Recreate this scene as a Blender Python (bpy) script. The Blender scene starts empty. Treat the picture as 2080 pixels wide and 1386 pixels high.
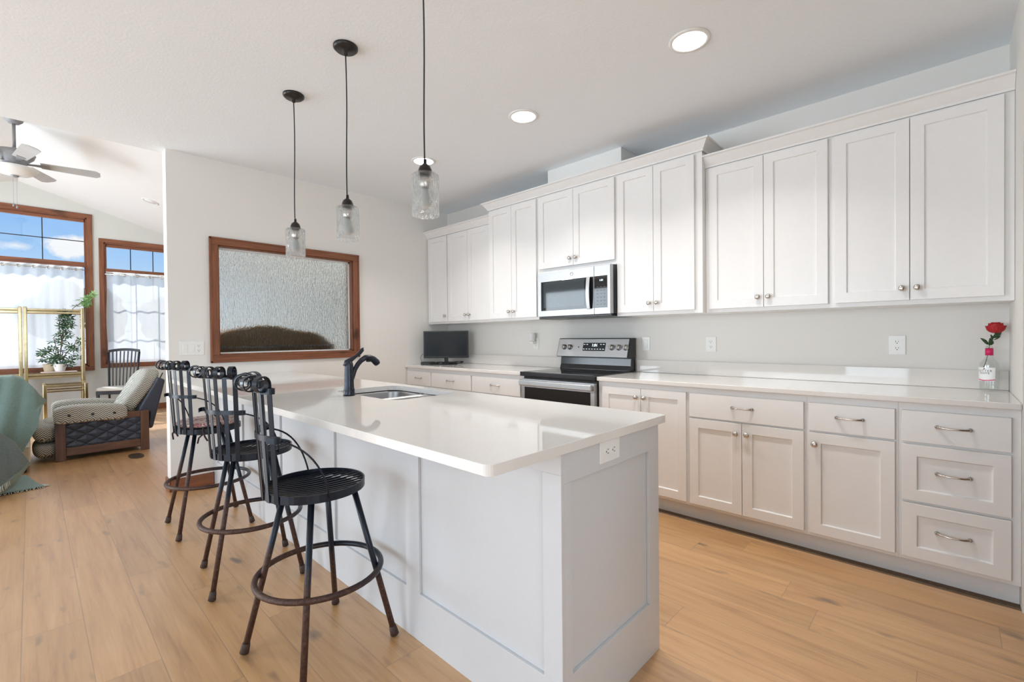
import bpy, bmesh, math, random
from mathutils import Vector, Matrix
random.seed(7)
S = bpy.context.scene
C = S.collection
PI = math.pi

# ------------------------------------------------------------------ camera
CAM_H = 1.2295
YAW, PIT, ROL, FPX = 0.8088, -0.0102, 0.0096, 933.69
def cam_dir(r, up, fw):
    r2 = r*math.cos(ROL) + up*math.sin(ROL); u2 = up*math.cos(ROL) - r*math.sin(ROL)
    f3 = fw*math.cos(PIT) - u2*math.sin(PIT); u3 = u2*math.cos(PIT) + fw*math.sin(PIT)
    return Vector((f3*math.sin(YAW) + r2*math.cos(YAW), f3*math.cos(YAW) - r2*math.sin(YAW), u3))
cam = bpy.data.cameras.new('camera'); co = bpy.data.objects.new('camera', cam); C.objects.link(co)
R_, U_, F_ = cam_dir(1, 0, 0), cam_dir(0, 1, 0), cam_dir(0, 0, 1)
M = Matrix((R_, U_, -F_)).transposed().to_4x4(); M.translation = Vector((0, 0, CAM_H))
co.matrix_world = M
cam.sensor_fit = 'HORIZONTAL'; cam.sensor_width = 36; cam.lens = 36*FPX/2080; cam.clip_start = 0.02; cam.clip_end = 500
S.camera = co

# ------------------------------------------------------------------ view and light
S.view_settings.view_transform = 'Standard'; S.view_settings.look = 'None'
S.view_settings.exposure = 0.0; S.view_settings.gamma = 1.0; S.view_settings.use_curve_mapping = False
S.cycles.use_denoising = True
S.cycles.max_bounces = 14; S.cycles.diffuse_bounces = 6; S.cycles.glossy_bounces = 5
S.cycles.transmission_bounces = 10; S.cycles.transparent_max_bounces = 12
S.cycles.caustics_reflective = False; S.cycles.caustics_refractive = False
S.cycles.sample_clamp_indirect = 6.0; S.cycles.blur_glossy = 0.3

E_WINDOW = 94.0     # daylight through the patio window at the left of the kitchen
E_LIVING = 290.0     # daylight through the living room side windows
E_BACK_FILL = 72.0      # fill light set in an added, unseen window behind the viewer
E_CAN = 9.5         # each recessed ceiling light
SKY = 1.0
SUN = 5.5

w = bpy.data.worlds.new('sky'); S.world = w; w.use_nodes = True
nt = w.node_tree; nt.nodes.clear()
def N(t, nt_, **kw):
    n = nt_.nodes.new(t)
    for k, v in kw.items(): setattr(n, k, v)
    return n
def setin(n, **kw):
    for k, v in kw.items(): n.inputs[k].default_value = v
out = N('ShaderNodeOutputWorld', nt); bg = N('ShaderNodeBackground', nt)
nt.links.new(bg.outputs[0], out.inputs[0])
tc = N('ShaderNodeTexCoord', nt); sep = N('ShaderNodeSeparateXYZ', nt); nt.links.new(tc.outputs['Generated'], sep.inputs[0])
ramp = N('ShaderNodeValToRGB', nt)
cr = ramp.color_ramp; cr.elements[0].position = 0.0; cr.elements[0].color = (0.80, 0.86, 0.92, 1)
cr.elements[1].position = 0.5; cr.elements[1].color = (0.16, 0.36, 0.85, 1)
for p_, c_ in ((0.07, (0.66, 0.82, 0.97, 1)), (0.13, (0.40, 0.65, 0.96, 1)), (0.20, (0.27, 0.53, 0.94, 1))):
    e_ = cr.elements.new(p_); e_.color = c_
nt.links.new(sep.outputs['Z'], ramp.inputs[0])
# two small clouds over the far window and loose ones elsewhere
noise = N('ShaderNodeTexNoise', nt); setin(noise, Scale=26.0, Detail=6.0, Roughness=0.6)
nt.links.new(tc.outputs['Generated'], noise.inputs['Vector'])
def mth(op, a, b=None, c=None, tree=None, clamp=False):
    if tree is None: tree = next(v for v in (a, b, c) if hasattr(v, 'id_data')).id_data
    m = N('ShaderNodeMath', tree, operation=op); m.use_clamp = clamp
    for i, v in enumerate((a, b, c)):
        if v is None: continue
        if isinstance(v, (int, float)): m.inputs[i].default_value = v
        else: tree.links.new(v, m.inputs[i])
    return m.outputs[0]
def cloud(cx, cz, sx, sz, amp):
    dx = mth('DIVIDE', mth('SUBTRACT', sep.outputs['X'], cx), sx)
    dz = mth('DIVIDE', mth('SUBTRACT', sep.outputs['Z'], cz), sz)
    d = mth('SQRT', mth('ADD', mth('POWER', mth('ABSOLUTE', dx), 2.0), mth('POWER', mth('ABSOLUTE', dz), 2.0)))
    d = mth('ADD', d, mth('MULTIPLY', mth('SUBTRACT', noise.outputs['Fac'], 0.5), 2.6))
    front = mth('GREATER_THAN', sep.outputs['Y'], 0.3)
    return mth('MULTIPLY', mth('MULTIPLY', mth('SUBTRACT', 1.25, d, clamp=True), amp, clamp=True), front)
m_ = mth('MAXIMUM', cloud(0.044, 0.146, 0.030, 0.014, 2.0), cloud(-0.012, 0.140, 0.020, 0.007, 0.9))
big = N('ShaderNodeTexNoise', nt); setin(big, Scale=3.2, Detail=7.0, Roughness=0.62)
nt.links.new(tc.outputs['Generated'], big.inputs['Vector'])
far = mth('MULTIPLY', mth('MULTIPLY', mth('SUBTRACT', big.outputs['Fac'], 0.52, clamp=True), 7.0, clamp=True), mth('GREATER_THAN', sep.outputs['Z'], 0.24))
m_ = mth('MAXIMUM', m_, far)
mix = N('ShaderNodeMix', nt, data_type='RGBA'); nt.links.new(m_, mix.inputs['Factor'])
nt.links.new(ramp.outputs[0], mix.inputs[6]); mix.inputs[7].default_value = (1, 1, 1, 1)
nt.links.new(mix.outputs[2], bg.inputs[0]); bg.inputs[1].default_value = SKY

def area(name, loc, target, sx, sy, power, col=(1, 1, 1)):
    l = bpy.data.lights.new(name, 'AREA'); l.shape = 'RECTANGLE'; l.size = sx; l.size_y = sy; l.energy = power; l.color = col
    o = bpy.data.objects.new(name, l); C.objects.link(o); o.location = loc
    d = Vector(target) - Vector(loc); o.rotation_euler = d.to_track_quat('-Z', 'Y').to_euler()
    return o
area('daylight_patio_window', (-3.46, 1.9, 1.25), (0, 1.9, 1.25), 2.7, 2.0, E_WINDOW, (0.76, 0.89, 1.0))
area('daylight_living_side_window', (-3.46, 7.3, 1.3), (0, 7.3, 1.3), 4.2, 2.2, E_LIVING, (0.82, 0.92, 1.0))
area('added_back_fill', (-1.5, -3.16, 1.55), (-1.5, 0, 1.55), 2.4, 1.5, E_BACK_FILL, (0.76, 0.89, 1.0))
sl = bpy.data.lights.new('sun', 'SUN'); sl.energy = SUN; sl.angle = math.radians(2); sl.color = (1, 0.96, 0.90)
so = bpy.data.objects.new('sun', sl); C.objects.link(so); so.location = (0, 20, 20)
so.rotation_euler = (Vector((0.25, -0.62, -0.80))).to_track_quat('-Z', 'Y').to_euler()

# ------------------------------------------------------------------ materials
MATS = {}
def mat(name, col=(0.8, 0.8, 0.8), rough=0.5, metal=0.0, spec=0.5, **kw):
    m = bpy.data.materials.new(name); m.use_nodes = True
    b = m.node_tree.nodes['Principled BSDF']
    b.inputs['Base Color'].default_value = (*col, 1); b.inputs['Roughness'].default_value = rough
    b.inputs['Metallic'].default_value = metal; b.inputs['Specular IOR Level'].default_value = spec
    for k, v in kw.items(): b.inputs[k.replace('_', ' ')].default_value = v
    MATS[name] = m
    return m
def nodes(m):
    t = m.node_tree
    return t, t.nodes['Principled BSDF']
def texco(t, kind='Object', scale=(1, 1, 1), rot=(0, 0, 0), loc=(0, 0, 0)):
    c = N('ShaderNodeTexCoord', t); mp = N('ShaderNodeMapping', t)
    mp.inputs['Scale'].default_value = scale; mp.inputs['Rotation'].default_value = rot; mp.inputs['Location'].default_value = loc
    t.links.new(c.outputs[kind], mp.inputs[0]); return mp.outputs[0]
def noise_tex(t, vec, scale, detail=4.0, rough=0.55, dist=0.0):
    n = N('ShaderNodeTexNoise', t); setin(n, Scale=scale, Detail=detail, Roughness=rough, Distortion=dist)
    t.links.new(vec, n.inputs['Vector']); return n.outputs['Fac']
def ramp_tex(t, fac, stops):
    r = N('ShaderNodeValToRGB', t); e = r.color_ramp.elements
    e[0].position, e[0].color = stops[0][0], (*stops[0][1], 1)
    e[1].position, e[1].color = stops[-1][0], (*stops[-1][1], 1)
    for p_, c_ in stops[1:-1]:
        k = e.new(p_); k.color = (*c_, 1)
    t.links.new(fac, r.inputs[0]); return r.outputs[0]
def bump(t, b, h, strength=0.2, dist=0.01):
    n = N('ShaderNodeBump', t); setin(n, Strength=strength, Distance=dist)
    t.links.new(h, n.inputs['Height']); t.links.new(n.outputs[0], b.inputs['Normal']); return n

def noisy(name, col, rough, scale=60, amt=0.05, bstr=0.0, bdist=0.002, **kw):
    """plain paint, plastic or cloth with a faint procedural mottling"""
    m = mat(name, col, rough, **kw); t, b = nodes(m)
    f = noise_tex(t, texco(t), scale)
    lo = tuple(c*(1-amt) for c in col); hi = tuple(min(1, c*(1+amt)) for c in col)
    t.links.new(ramp_tex(t, f, ((0.3, lo), (0.7, hi))), b.inputs['Base Color'])
    if bstr: bump(t, b, f, bstr, bdist)
    return m

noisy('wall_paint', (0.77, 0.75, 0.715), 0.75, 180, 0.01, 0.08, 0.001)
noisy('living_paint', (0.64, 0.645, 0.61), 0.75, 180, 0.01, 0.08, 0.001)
noisy('ceiling_paint', (0.84, 0.88, 0.92), 0.85, 70, 0.012, 0.22, 0.004)
noisy('vault_paint', (0.80, 0.80, 0.80), 0.85, 70, 0.012, 0.22, 0.004)
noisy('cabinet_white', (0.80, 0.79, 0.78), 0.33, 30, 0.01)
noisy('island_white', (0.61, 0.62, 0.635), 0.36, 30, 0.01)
noisy('trim_white', (0.80, 0.80, 0.78), 0.4, 30, 0.01)
noisy('plate_white', (0.82, 0.82, 0.80), 0.3, 40, 0.01)
noisy('dark_slot', (0.03, 0.03, 0.03), 0.6, 40, 0.05)
noisy('base_brown', (0.15, 0.10, 0.062), 0.85, 50, 0.15)
noisy('black_plastic', (0.012, 0.012, 0.014), 0.35, 40, 0.1)
noisy('black_enamel', (0.020, 0.021, 0.024), 0.18, 40, 0.1)
noisy('black_glass', (0.008, 0.010, 0.012), 0.04, 40, 0.1)
noisy('screen_glass', (0.010, 0.016, 0.022), 0.12, 40, 0.1)
noisy('oven_glass', (0.012, 0.011, 0.010), 0.08, 40, 0.1)
noisy('micro_glass', (0.030, 0.042, 0.050), 0.05, 40, 0.1)
noisy('faucet_bronze', (0.030, 0.034, 0.045), 0.30, 30, 0.2, metal=0.6)
noisy('pendant_bronze', (0.030, 0.026, 0.024), 0.35, 30, 0.2, metal=0.6)
noisy('pendant_cord', (0.015, 0.015, 0.015), 0.6, 40, 0.1)
noisy('nickel', (0.62, 0.58, 0.54), 0.22, 60, 0.05, metal=1.0)
noisy('fan_grey', (0.27, 0.275, 0.285), 0.45, 30, 0.06)
noisy('fan_blade', (0.46, 0.46, 0.465), 0.45, 10, 0.06)
noisy('fan_glass', (0.80, 0.80, 0.78), 0.35, 10, 0.02)
noisy('dining_black', (0.010, 0.011, 0.018), 0.5, 30, 0.1)
noisy('dining_seat', (0.66, 0.66, 0.63), 0.7, 60, 0.05)
noisy('pot_white', (0.78, 0.78, 0.77), 0.35, 20, 0.02)
noisy('pot_tan', (0.62, 0.52, 0.36), 0.6, 20, 0.08)
noisy('soil', (0.05, 0.035, 0.025), 0.9, 80, 0.3)
noisy('stem_brown', (0.13, 0.09, 0.05), 0.8, 80, 0.2)
noisy('rose_stem', (0.04, 0.08, 0.035), 0.6, 80, 0.2)
noisy('rose_red', (0.42, 0.006, 0.012), 0.5, 60, 0.15)
noisy('rose_leaf', (0.035, 0.085, 0.030), 0.5, 60, 0.15)
noisy('foil_pink', (0.62, 0.012, 0.10), 0.35, 60, 0.06)
noisy('label_paper', (0.86, 0.86, 0.86), 0.6, 60, 0.01)
noisy('label_ink', (0.06, 0.06, 0.07), 0.6, 60, 0.01)
noisy('settee_brown', (0.62, 0.32, 0.08), 0.6, 14, 0.12)
noisy('settee_welt', (0.62, 0.55, 0.42), 0.5, 14, 0.05)
noisy('sofa_cream', (0.62, 0.60, 0.50), 0.8, 60, 0.06)
noisy('navy_vinyl', (0.040, 0.052, 0.082), 0.42, 40, 0.1)
noisy('button_black', (0.02, 0.022, 0.028), 0.5, 40, 0.1)
noisy('welt_black', (0.025, 0.027, 0.032), 0.6, 40, 0.1)
noisy('vent_brown', (0.07, 0.040, 0.022), 0.5, 40, 0.1)
noisy('tray_pale', (0.70, 0.58, 0.52), 0.5, 40, 0.05)
noisy('ferrule_brown', (0.050, 0.028, 0.020), 0.7, 60, 0.3)
noisy('outside_ground', (0.62, 0.62, 0.58), 0.9, 0.6, 0.12)
noisy('tree_green', (0.075, 0.11, 0.06), 0.9, 3, 0.3)
noisy('tree_bark', (0.10, 0.08, 0.06), 0.9, 6, 0.3)
noisy('door_wood_dark', (0.16, 0.085, 0.045), 0.5, 12, 0.2)
noisy('tassel', (0.50, 0.56, 0.52), 0.9, 80, 0.1)
noisy('rope_grey', (0.40, 0.40, 0.42), 0.6, 80, 0.05)
noisy('key_grey', (0.10, 0.11, 0.12), 0.5, 80, 0.03)
noisy('logo_grey', (0.55, 0.56, 0.57), 0.3, 80, 0.03, metal=0.6)

def emit(name, col, strength):
    m = bpy.data.materials.new(name); m.use_nodes = True; t = m.node_tree; b = t.nodes['Principled BSDF']
    b.inputs['Base Color'].default_value = (*col, 1); b.inputs['Emission Color'].default_value = (*col, 1)
    b.inputs['Emission Strength'].default_value = strength; MATS[name] = m; return m
emit('can_glow', (1, 0.985, 0.95), 9.0)
emit('clock_glow', (0.75, 0.9, 1.0), 2.2)

def steel(name, col, rough, axis):
    m = mat(name, col, rough, 1.0); t, b = nodes(m)
    sc = [400, 400, 400]; sc[axis] = 4
    f = noise_tex(t, texco(t, scale=tuple(sc)), 1.0, 3)
    t.links.new(ramp_tex(t, f, ((0.2, tuple(c*0.9 for c in col)), (0.8, tuple(min(1, c*1.08) for c in col)))), b.inputs['Base Color'])
    bump(t, b, f, 0.05, 0.001); return m
steel('steel', (0.50, 0.505, 0.51), 0.44, 1)
steel('sink_steel', (0.40, 0.40, 0.40), 0.36, 0)
m = noisy('brass', (0.60, 0.50, 0.31), 0.17, 20, 0.10, metal=1.0)

def quartz(name, col):
    m = mat(name, col, 0.04); t, b = nodes(m)
    v = N('ShaderNodeTexVoronoi', t); v.inputs['Scale'].default_value = 420; t.links.new(texco(t), v.inputs['Vector'])
    f = mth('ADD', mth('MULTIPLY', v.outputs['Distance'], 0.6, tree=t), mth('MULTIPLY', noise_tex(t, texco(t), 6), 0.4, tree=t), tree=t)
    t.links.new(ramp_tex(t, f, ((0.15, tuple(c*0.93 for c in col)), (0.45, col), (0.8, tuple(min(1, c*1.04) for c in col)))), b.inputs['Base Color'])
    return m
quartz('quartz', (0.76, 0.735, 0.705))

# floor planks running along Y
def plank_floor():
    m = mat('oak_planks', rough=0.42, spec=0.6, Coat_Weight=1.0, Coat_Roughness=0.36, Coat_IOR=1.7); t, b = nodes(m)
    c = N('ShaderNodeTexCoord', t); s = N('ShaderNodeSeparateXYZ', t); t.links.new(c.outputs['Object'], s.inputs[0])
    W, L = 0.1875, 1.22
    u = mth('DIVIDE', mth('ADD', s.outputs['X'], 0.041 + 50*W), W, tree=t)
    col = mth('FLOOR', u, tree=t); uf = mth('FRACT', u, tree=t)
    wn = N('ShaderNodeTexWhiteNoise', t, noise_dimensions='1D'); t.links.new(col, wn.inputs['W'])
    v = mth('ADD', mth('DIVIDE', mth('ADD', s.outputs['Y'], 40.0), L, tree=t), mth('MULTIPLY', wn.outputs['Value'], 7.3, tree=t), tree=t)
    row = mth('FLOOR', v, tree=t); vf = mth('FRACT', v, tree=t)
    idv = mth('ADD', mth('MULTIPLY', col, 17.13, tree=t), mth('MULTIPLY', row, 3.71, tree=t), tree=t)
    wn2 = N('ShaderNodeTexWhiteNoise', t, noise_dimensions='1D'); t.links.new(idv, wn2.inputs['W'])
    # seams
    du = mth('MULTIPLY', mth('SUBTRACT', 0.5, mth('ABSOLUTE', mth('SUBTRACT', uf, 0.5, tree=t), tree=t), tree=t), W, tree=t)
    dv = mth('MULTIPLY', mth('SUBTRACT', 0.5, mth('ABSOLUTE', mth('SUBTRACT', vf, 0.5, tree=t), tree=t), tree=t), L, tree=t)
    d = mth('MINIMUM', du, dv, tree=t)
    seam = mth('SUBTRACT', 1.0, mth('DIVIDE', d, 0.0026, tree=t, clamp=True), tree=t, clamp=True)
    # grain stretched along the plank, shifted for each plank
    comb = N('ShaderNodeCombineXYZ', t)
    t.links.new(mth('ADD', mth('MULTIPLY', s.outputs['X'], 22.0, tree=t), mth('MULTIPLY', wn2.outputs['Value'], 90.0, tree=t), tree=t), comb.inputs[0])
    t.links.new(mth('ADD', mth('MULTIPLY', s.outputs['Y'], 1.5, tree=t), mth('MULTIPLY', wn2.outputs['Value'], 37.0, tree=t), tree=t), comb.inputs[1])
    g = noise_tex(t, comb.outputs[0], 1.0, 7, 0.62, 0.5)
    comb2 = N('ShaderNodeCombineXYZ', t)
    t.links.new(mth('ADD', mth('MULTIPLY', s.outputs['X'], 11.0, tree=t), mth('MULTIPLY', wn2.outputs['Value'], 50.0, tree=t), tree=t), comb2.inputs[0])
    t.links.new(mth('ADD', mth('MULTIPLY', s.outputs['Y'], 4.0, tree=t), mth('MULTIPLY', wn2.outputs['Value'], 77.0, tree=t), tree=t), comb2.inputs[1])
    kn = noise_tex(t, comb2.outputs[0], 1.0, 2, 0.4)
    knot = mth('MULTIPLY', mth('SUBTRACT', kn, 0.665, tree=t, clamp=True), 9.0, tree=t, clamp=True)
    comb3 = N('ShaderNodeCombineXYZ', t)
    t.links.new(mth('ADD', mth('MULTIPLY', s.outputs['X'], 110.0), mth('MULTIPLY', wn2.outputs['Value'], 31.0)), comb3.inputs[0]); t.links.new(mth('MULTIPLY', s.outputs['Y'], 4.0), comb3.inputs[1])
    g = mth('ADD', mth('MULTIPLY', g, 0.72), mth('MULTIPLY', noise_tex(t, comb3.outputs[0], 1.0, 4, 0.6), 0.28))
    base = ramp_tex(t, g, ((0.30, (0.36, 0.175, 0.062)), (0.48, (0.52, 0.280, 0.108)), (0.68, (0.62, 0.365, 0.160))))
    tone = N('ShaderNodeHueSaturation', t); t.links.new(base, tone.inputs['Color'])
    t.links.new(mth('ADD', 0.90, mth('MULTIPLY', wn2.outputs['Value'], 0.19, tree=t), tree=t), tone.inputs['Value'])
    mk = N('ShaderNodeMix', t, data_type='RGBA'); t.links.new(knot, mk.inputs['Factor'])
    t.links.new(tone.outputs[0], mk.inputs[6]); mk.inputs[7].default_value = (0.17, 0.10, 0.055, 1)
    ms = N('ShaderNodeMix', t, data_type='RGBA'); t.links.new(mth('MULTIPLY', seam, 0.55, tree=t), ms.inputs['Factor'])
    t.links.new(mk.outputs[2], ms.inputs[6]); ms.inputs[7].default_value = (0.16, 0.10, 0.06, 1)
    t.links.new(ms.outputs[2], b.inputs['Base Color'])
    h = mth('SUBTRACT', mth('MULTIPLY', g, 0.15, tree=t), seam, tree=t)
    bump(t, b, h, 0.35, 0.0012)
    return m
plank_floor()

def wood(name, cols, rough, axis, scale=1.0):
    m = mat(name, cols[1], rough); t, b = nodes(m)
    sc = [26*scale]*3; sc[axis] = 2.2*scale
    v = texco(t, scale=tuple(sc)); f = noise_tex(t, v, 1.0, 6, 0.6, 0.8)
    sk = [5.0]*3; sk[axis] = 3.0
    k = noise_tex(t, texco(t, scale=tuple(sk)), 1.0, 2, 0.4)
    colr = ramp_tex(t, f, ((0.25, cols[0]), (0.5, cols[1]), (0.78, cols[2])))
    mk = N('ShaderNodeMix', t, data_type='RGBA')
    t.links.new(mth('MULTIPLY', mth('SUBTRACT', k, 0.66, tree=t, clamp=True), 8.0, tree=t, clamp=True), mk.inputs['Factor'])
    t.links.new(colr, mk.inputs[6]); mk.inputs[7].default_value = (*[c*0.3 for c in cols[0]], 1)
    t.links.new(mk.outputs[2], b.inputs['Base Color']); bump(t, b, f, 0.08, 0.002); return m
ALDER = ((0.125, 0.042, 0.020), (0.215, 0.074, 0.033), (0.31, 0.118, 0.053))
for ax, nm in enumerate('xyz'): wood('alder_' + nm, ALDER, 0.38, ax)
WAL = ((0.070, 0.034, 0.022), (0.125, 0.060, 0.038), (0.19, 0.095, 0.060))
wood('walnut_x', WAL, 0.42, 0); wood('walnut_z', WAL, 0.42, 2)

# wrought iron, blue-black above, browner and rougher low down and towards -x
m = mat('iron', (0.02, 0.024, 0.034), 0.38, 0.2, 0.4); t, b = nodes(m)
v = texco(t); s = N('ShaderNodeSeparateXYZ', t); t.links.new(v, s.inputs[0])
n1 = noise_tex(t, v, 9, 4); n2 = noise_tex(t, v, 90, 3, 0.7)
h = mth('ADD', mth('SUBTRACT', 0.40, s.outputs['Z'], tree=t), mth('MULTIPLY', mth('SUBTRACT', n1, 0.5, tree=t), 0.30, tree=t), tree=t)
h = mth('SUBTRACT', h, mth('MULTIPLY', s.outputs['X'], 0.45, tree=t), tree=t)
brown_mask = mth('MULTIPLY', h, 9.0, tree=t, clamp=True)
rc = ramp_tex(t, n2, ((0.3, (0.036, 0.017, 0.012)), (0.6, (0.085, 0.041, 0.027)), (0.82, (0.20, 0.11, 0.08))))
mx = N('ShaderNodeMix', t, data_type='RGBA'); t.links.new(brown_mask, mx.inputs['Factor']); mx.inputs[6].default_value = (0.007, 0.011, 0.020, 1)
t.links.new(rc, mx.inputs[7]); t.links.new(mx.outputs[2], b.inputs['Base Color'])
t.links.new(mth('ADD', 0.30, mth('MULTIPLY', brown_mask, 0.25, tree=t), tree=t), b.inputs['Roughness'])

# floral seat cushion
m = mat('cushion_floral', (0.4, 0.3, 0.3), 0.85); t, b = nodes(m)
f = noise_tex(t, texco(t), 26, 5, 0.7, 1.6)
t.links.new(ramp_tex(t, f, ((0.30, (0.10, 0.02, 0.035)), (0.43, (0.30, 0.09, 0.11)), (0.50, (0.52, 0.44, 0.40)), (0.60, (0.62, 0.57, 0.52)), (0.72, (0.07, 0.05, 0.05)))), b.inputs['Base Color'])
noisy('cushion_tie', (0.035, 0.02, 0.025), 0.9, 60, 0.2)

# herringbone upholstery
m = mat('herringbone', (0.5, 0.5, 0.45), 0.9); t, b = nodes(m)
c = N('ShaderNodeTexCoord', t); s = N('ShaderNodeSeparateXYZ', t); t.links.new(c.outputs['Object'], s.inputs[0])
u = mth('ADD', s.outputs['X'], mth('MULTIPLY', s.outputs['Y'], 0.55, tree=t), tree=t)
vv = mth('ADD', s.outputs['Z'], mth('MULTIPLY', s.outputs['Y'], 0.8, tree=t), tree=t)
zig = mth('PINGPONG', u, 0.026, tree=t)
st = mth('SINE', mth('MULTIPLY', mth('ADD', vv, mth('MULTIPLY', zig, 0.9, tree=t), tree=t), 2*PI/0.021, tree=t), tree=t)
st = mth('ADD', st, mth('MULTIPLY', mth('SUBTRACT', noise_tex(t, c.outputs['Object'], 120), 0.5, tree=t), 1.6, tree=t), tree=t)
t.links.new(ramp_tex(t, mth('ADD', mth('MULTIPLY', st, 0.5, tree=t), 0.5, tree=t), ((0.36, (0.12, 0.13, 0.13)), (0.60, (0.64, 0.62, 0.54)))), b.inputs['Base Color'])

# quilted navy vinyl
m = mat('navy_quilt', (0.040, 0.052, 0.082), 0.42); t, b = nodes(m)
c = N('ShaderNodeTexCoord', t); s = N('ShaderNodeSeparateXYZ', t); t.links.new(c.outputs['Object'], s.inputs[0])
xs = mth('MULTIPLY', s.outputs['X'], 0.62, tree=t)
a1 = mth('PINGPONG', mth('ADD', xs, s.outputs['Z'], tree=t), 0.050, tree=t); a2 = mth('PINGPONG', mth('SUBTRACT', xs, s.outputs['Z'], tree=t), 0.050, tree=t)
hq = mth('POWER', mth('DIVIDE', mth('MINIMUM', a1, a2, tree=t), 0.050, tree=t), 0.45, tree=t)
bump(t, b, hq, 1.0, 0.016)

def cloth(name, lo, hi, scale=90):
    m = mat(name, hi, 0.95); t, b = nodes(m); b.inputs['Sheen Weight'].default_value = 0.25
    f = noise_tex(t, texco(t), scale, 4, 0.65)
    t.links.new(ramp_tex(t, f, ((0.3, lo), (0.7, hi))), b.inputs['Base Color']); bump(t, b, f, 0.25, 0.004); return m
cloth('throw_teal', (0.145, 0.222, 0.202), (0.195, 0.285, 0.262))
cloth('throw_grey', (0.085, 0.115, 0.115), (0.13, 0.165, 0.165))

# leaves
for nm, lo, hi in (('leaf_dark', (0.022, 0.060, 0.028), (0.07, 0.15, 0.06)), ('leaf_bright', (0.16, 0.34, 0.10), (0.26, 0.48, 0.18))):
    m = mat(nm, hi, 0.5); t, b = nodes(m)
    t.links.new(ramp_tex(t, noise_tex(t, texco(t), 14), ((0.35, lo), (0.65, hi))), b.inputs['Base Color'])

# glass
def glass(name, col, rough, ior, scale=None, bstr=0.0, bdist=0.01, kind='noise'):
    m = mat(name, col, rough, 0.0, Transmission_Weight=1.0, IOR=ior); t, b = nodes(m)
    if scale:
        v = texco(t, scale=scale)
        if kind == 'voronoi':
            vo = N('ShaderNodeTexVoronoi', t, feature='SMOOTH_F1'); vo.inputs['Scale'].default_value = 1.0; vo.inputs['Smoothness'].default_value = 0.35
            t.links.new(v, vo.inputs['Vector']); f = vo.outputs['Distance']
        else: f = noise_tex(t, v, 1.0, 3, 0.55, 0.6)
        bump(t, b, f, bstr, bdist)
    return m
def window_glass(name, tint, mixf):
    m = bpy.data.materials.new(name); m.use_nodes = True; t = m.node_tree; t.nodes.clear()
    o = N('ShaderNodeOutputMaterial', t); mx = N('ShaderNodeMixShader', t); tr = N('ShaderNodeBsdfTransparent', t); gl = N('ShaderNodeBsdfGlossy', t)
    gl.inputs['Roughness'].default_value = 0.02; tr.inputs[0].default_value = (*tint, 1); mx.inputs[0].default_value = mixf
    n = noise_tex(t, texco(t), 3.0); r = mth('ADD', 0.01, mth('MULTIPLY', n, 0.01, tree=t), tree=t); t.links.new(r, gl.inputs['Roughness'])
    t.links.new(tr.outputs[0], mx.inputs[1]); t.links.new(gl.outputs[0], mx.inputs[2]); t.links.new(mx.outputs[0], o.inputs[0]); MATS[name] = m
window_glass('pane_glass', (0.97, 0.985, 1.0), 0.04)
window_glass('clear_glass', (0.97, 0.98, 0.975), 0.10)
m = glass('rain_glass', (0.93, 0.98, 0.97), 0.0, 1.28, (85, 85, 24), 1.0, 0.02); t, b = nodes(m)
tr = N('ShaderNodeBsdfTransparent', t); tr.inputs[0].default_value = (0.90, 0.96, 0.95, 1); m1 = N('ShaderNodeMixShader', t); m1.inputs[0].default_value = 0.12
t.links.new(b.outputs[0], m1.inputs[1]); t.links.new(tr.outputs[0], m1.inputs[2]); t.links.new(m1.outputs[0], t.nodes['Material Output'].inputs[0])
m = glass('shade_glass', (0.98, 0.99, 0.99), 0.0, 1.22, (60, 60, 46), 0.9, 0.008, 'voronoi'); t, b = nodes(m)
tr = N('ShaderNodeBsdfTransparent', t); tr.inputs[0].default_value = (0.96, 0.97, 0.97, 1); tl = N('ShaderNodeBsdfTranslucent', t); tl.inputs[0].default_value = (0.95, 0.96, 0.96, 1)
m1 = N('ShaderNodeMixShader', t); m1.inputs[0].default_value = 0.62; m2 = N('ShaderNodeMixShader', t); m2.inputs[0].default_value = 0.10
t.links.new(b.outputs[0], m1.inputs[1]); t.links.new(tr.outputs[0], m1.inputs[2]); t.links.new(m1.outputs[0], m2.inputs[1]); t.links.new(tl.outputs[0], m2.inputs[2])
t.links.new(m2.outputs[0], t.nodes['Material Output'].inputs[0])

# sheer curtain: part diffuse, part see-through, part translucent
m = bpy.data.materials.new('sheer'); m.use_nodes = True; t = m.node_tree; t.nodes.clear(); MATS['sheer'] = m
o = N('ShaderNodeOutputMaterial', t); df = N('ShaderNodeBsdfDiffuse', t); tl = N('ShaderNodeBsdfTranslucent', t); tr = N('ShaderNodeBsdfTransparent', t)
df.inputs[0].default_value = (0.86, 0.88, 0.88, 1); tl.inputs[0].default_value = (0.90, 0.92, 0.92, 1)
a_ = N('ShaderNodeMixShader', t); a_.inputs[0].default_value = 0.62; t.links.new(df.outputs[0], a_.inputs[1]); t.links.new(tl.outputs[0], a_.inputs[2])
b_ = N('ShaderNodeMixShader', t); wv = noise_tex(t, texco(t, scale=(60, 60, 60)), 1.0)
t.links.new(mth('ADD', 0.20, mth('MULTIPLY', wv, 0.06, tree=t), tree=t), b_.inputs[0])
t.links.new(a_.outputs[0], b_.inputs[1]); t.links.new(tr.outputs[0], b_.inputs[2]); t.links.new(b_.outputs[0], o.inputs[0])

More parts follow.
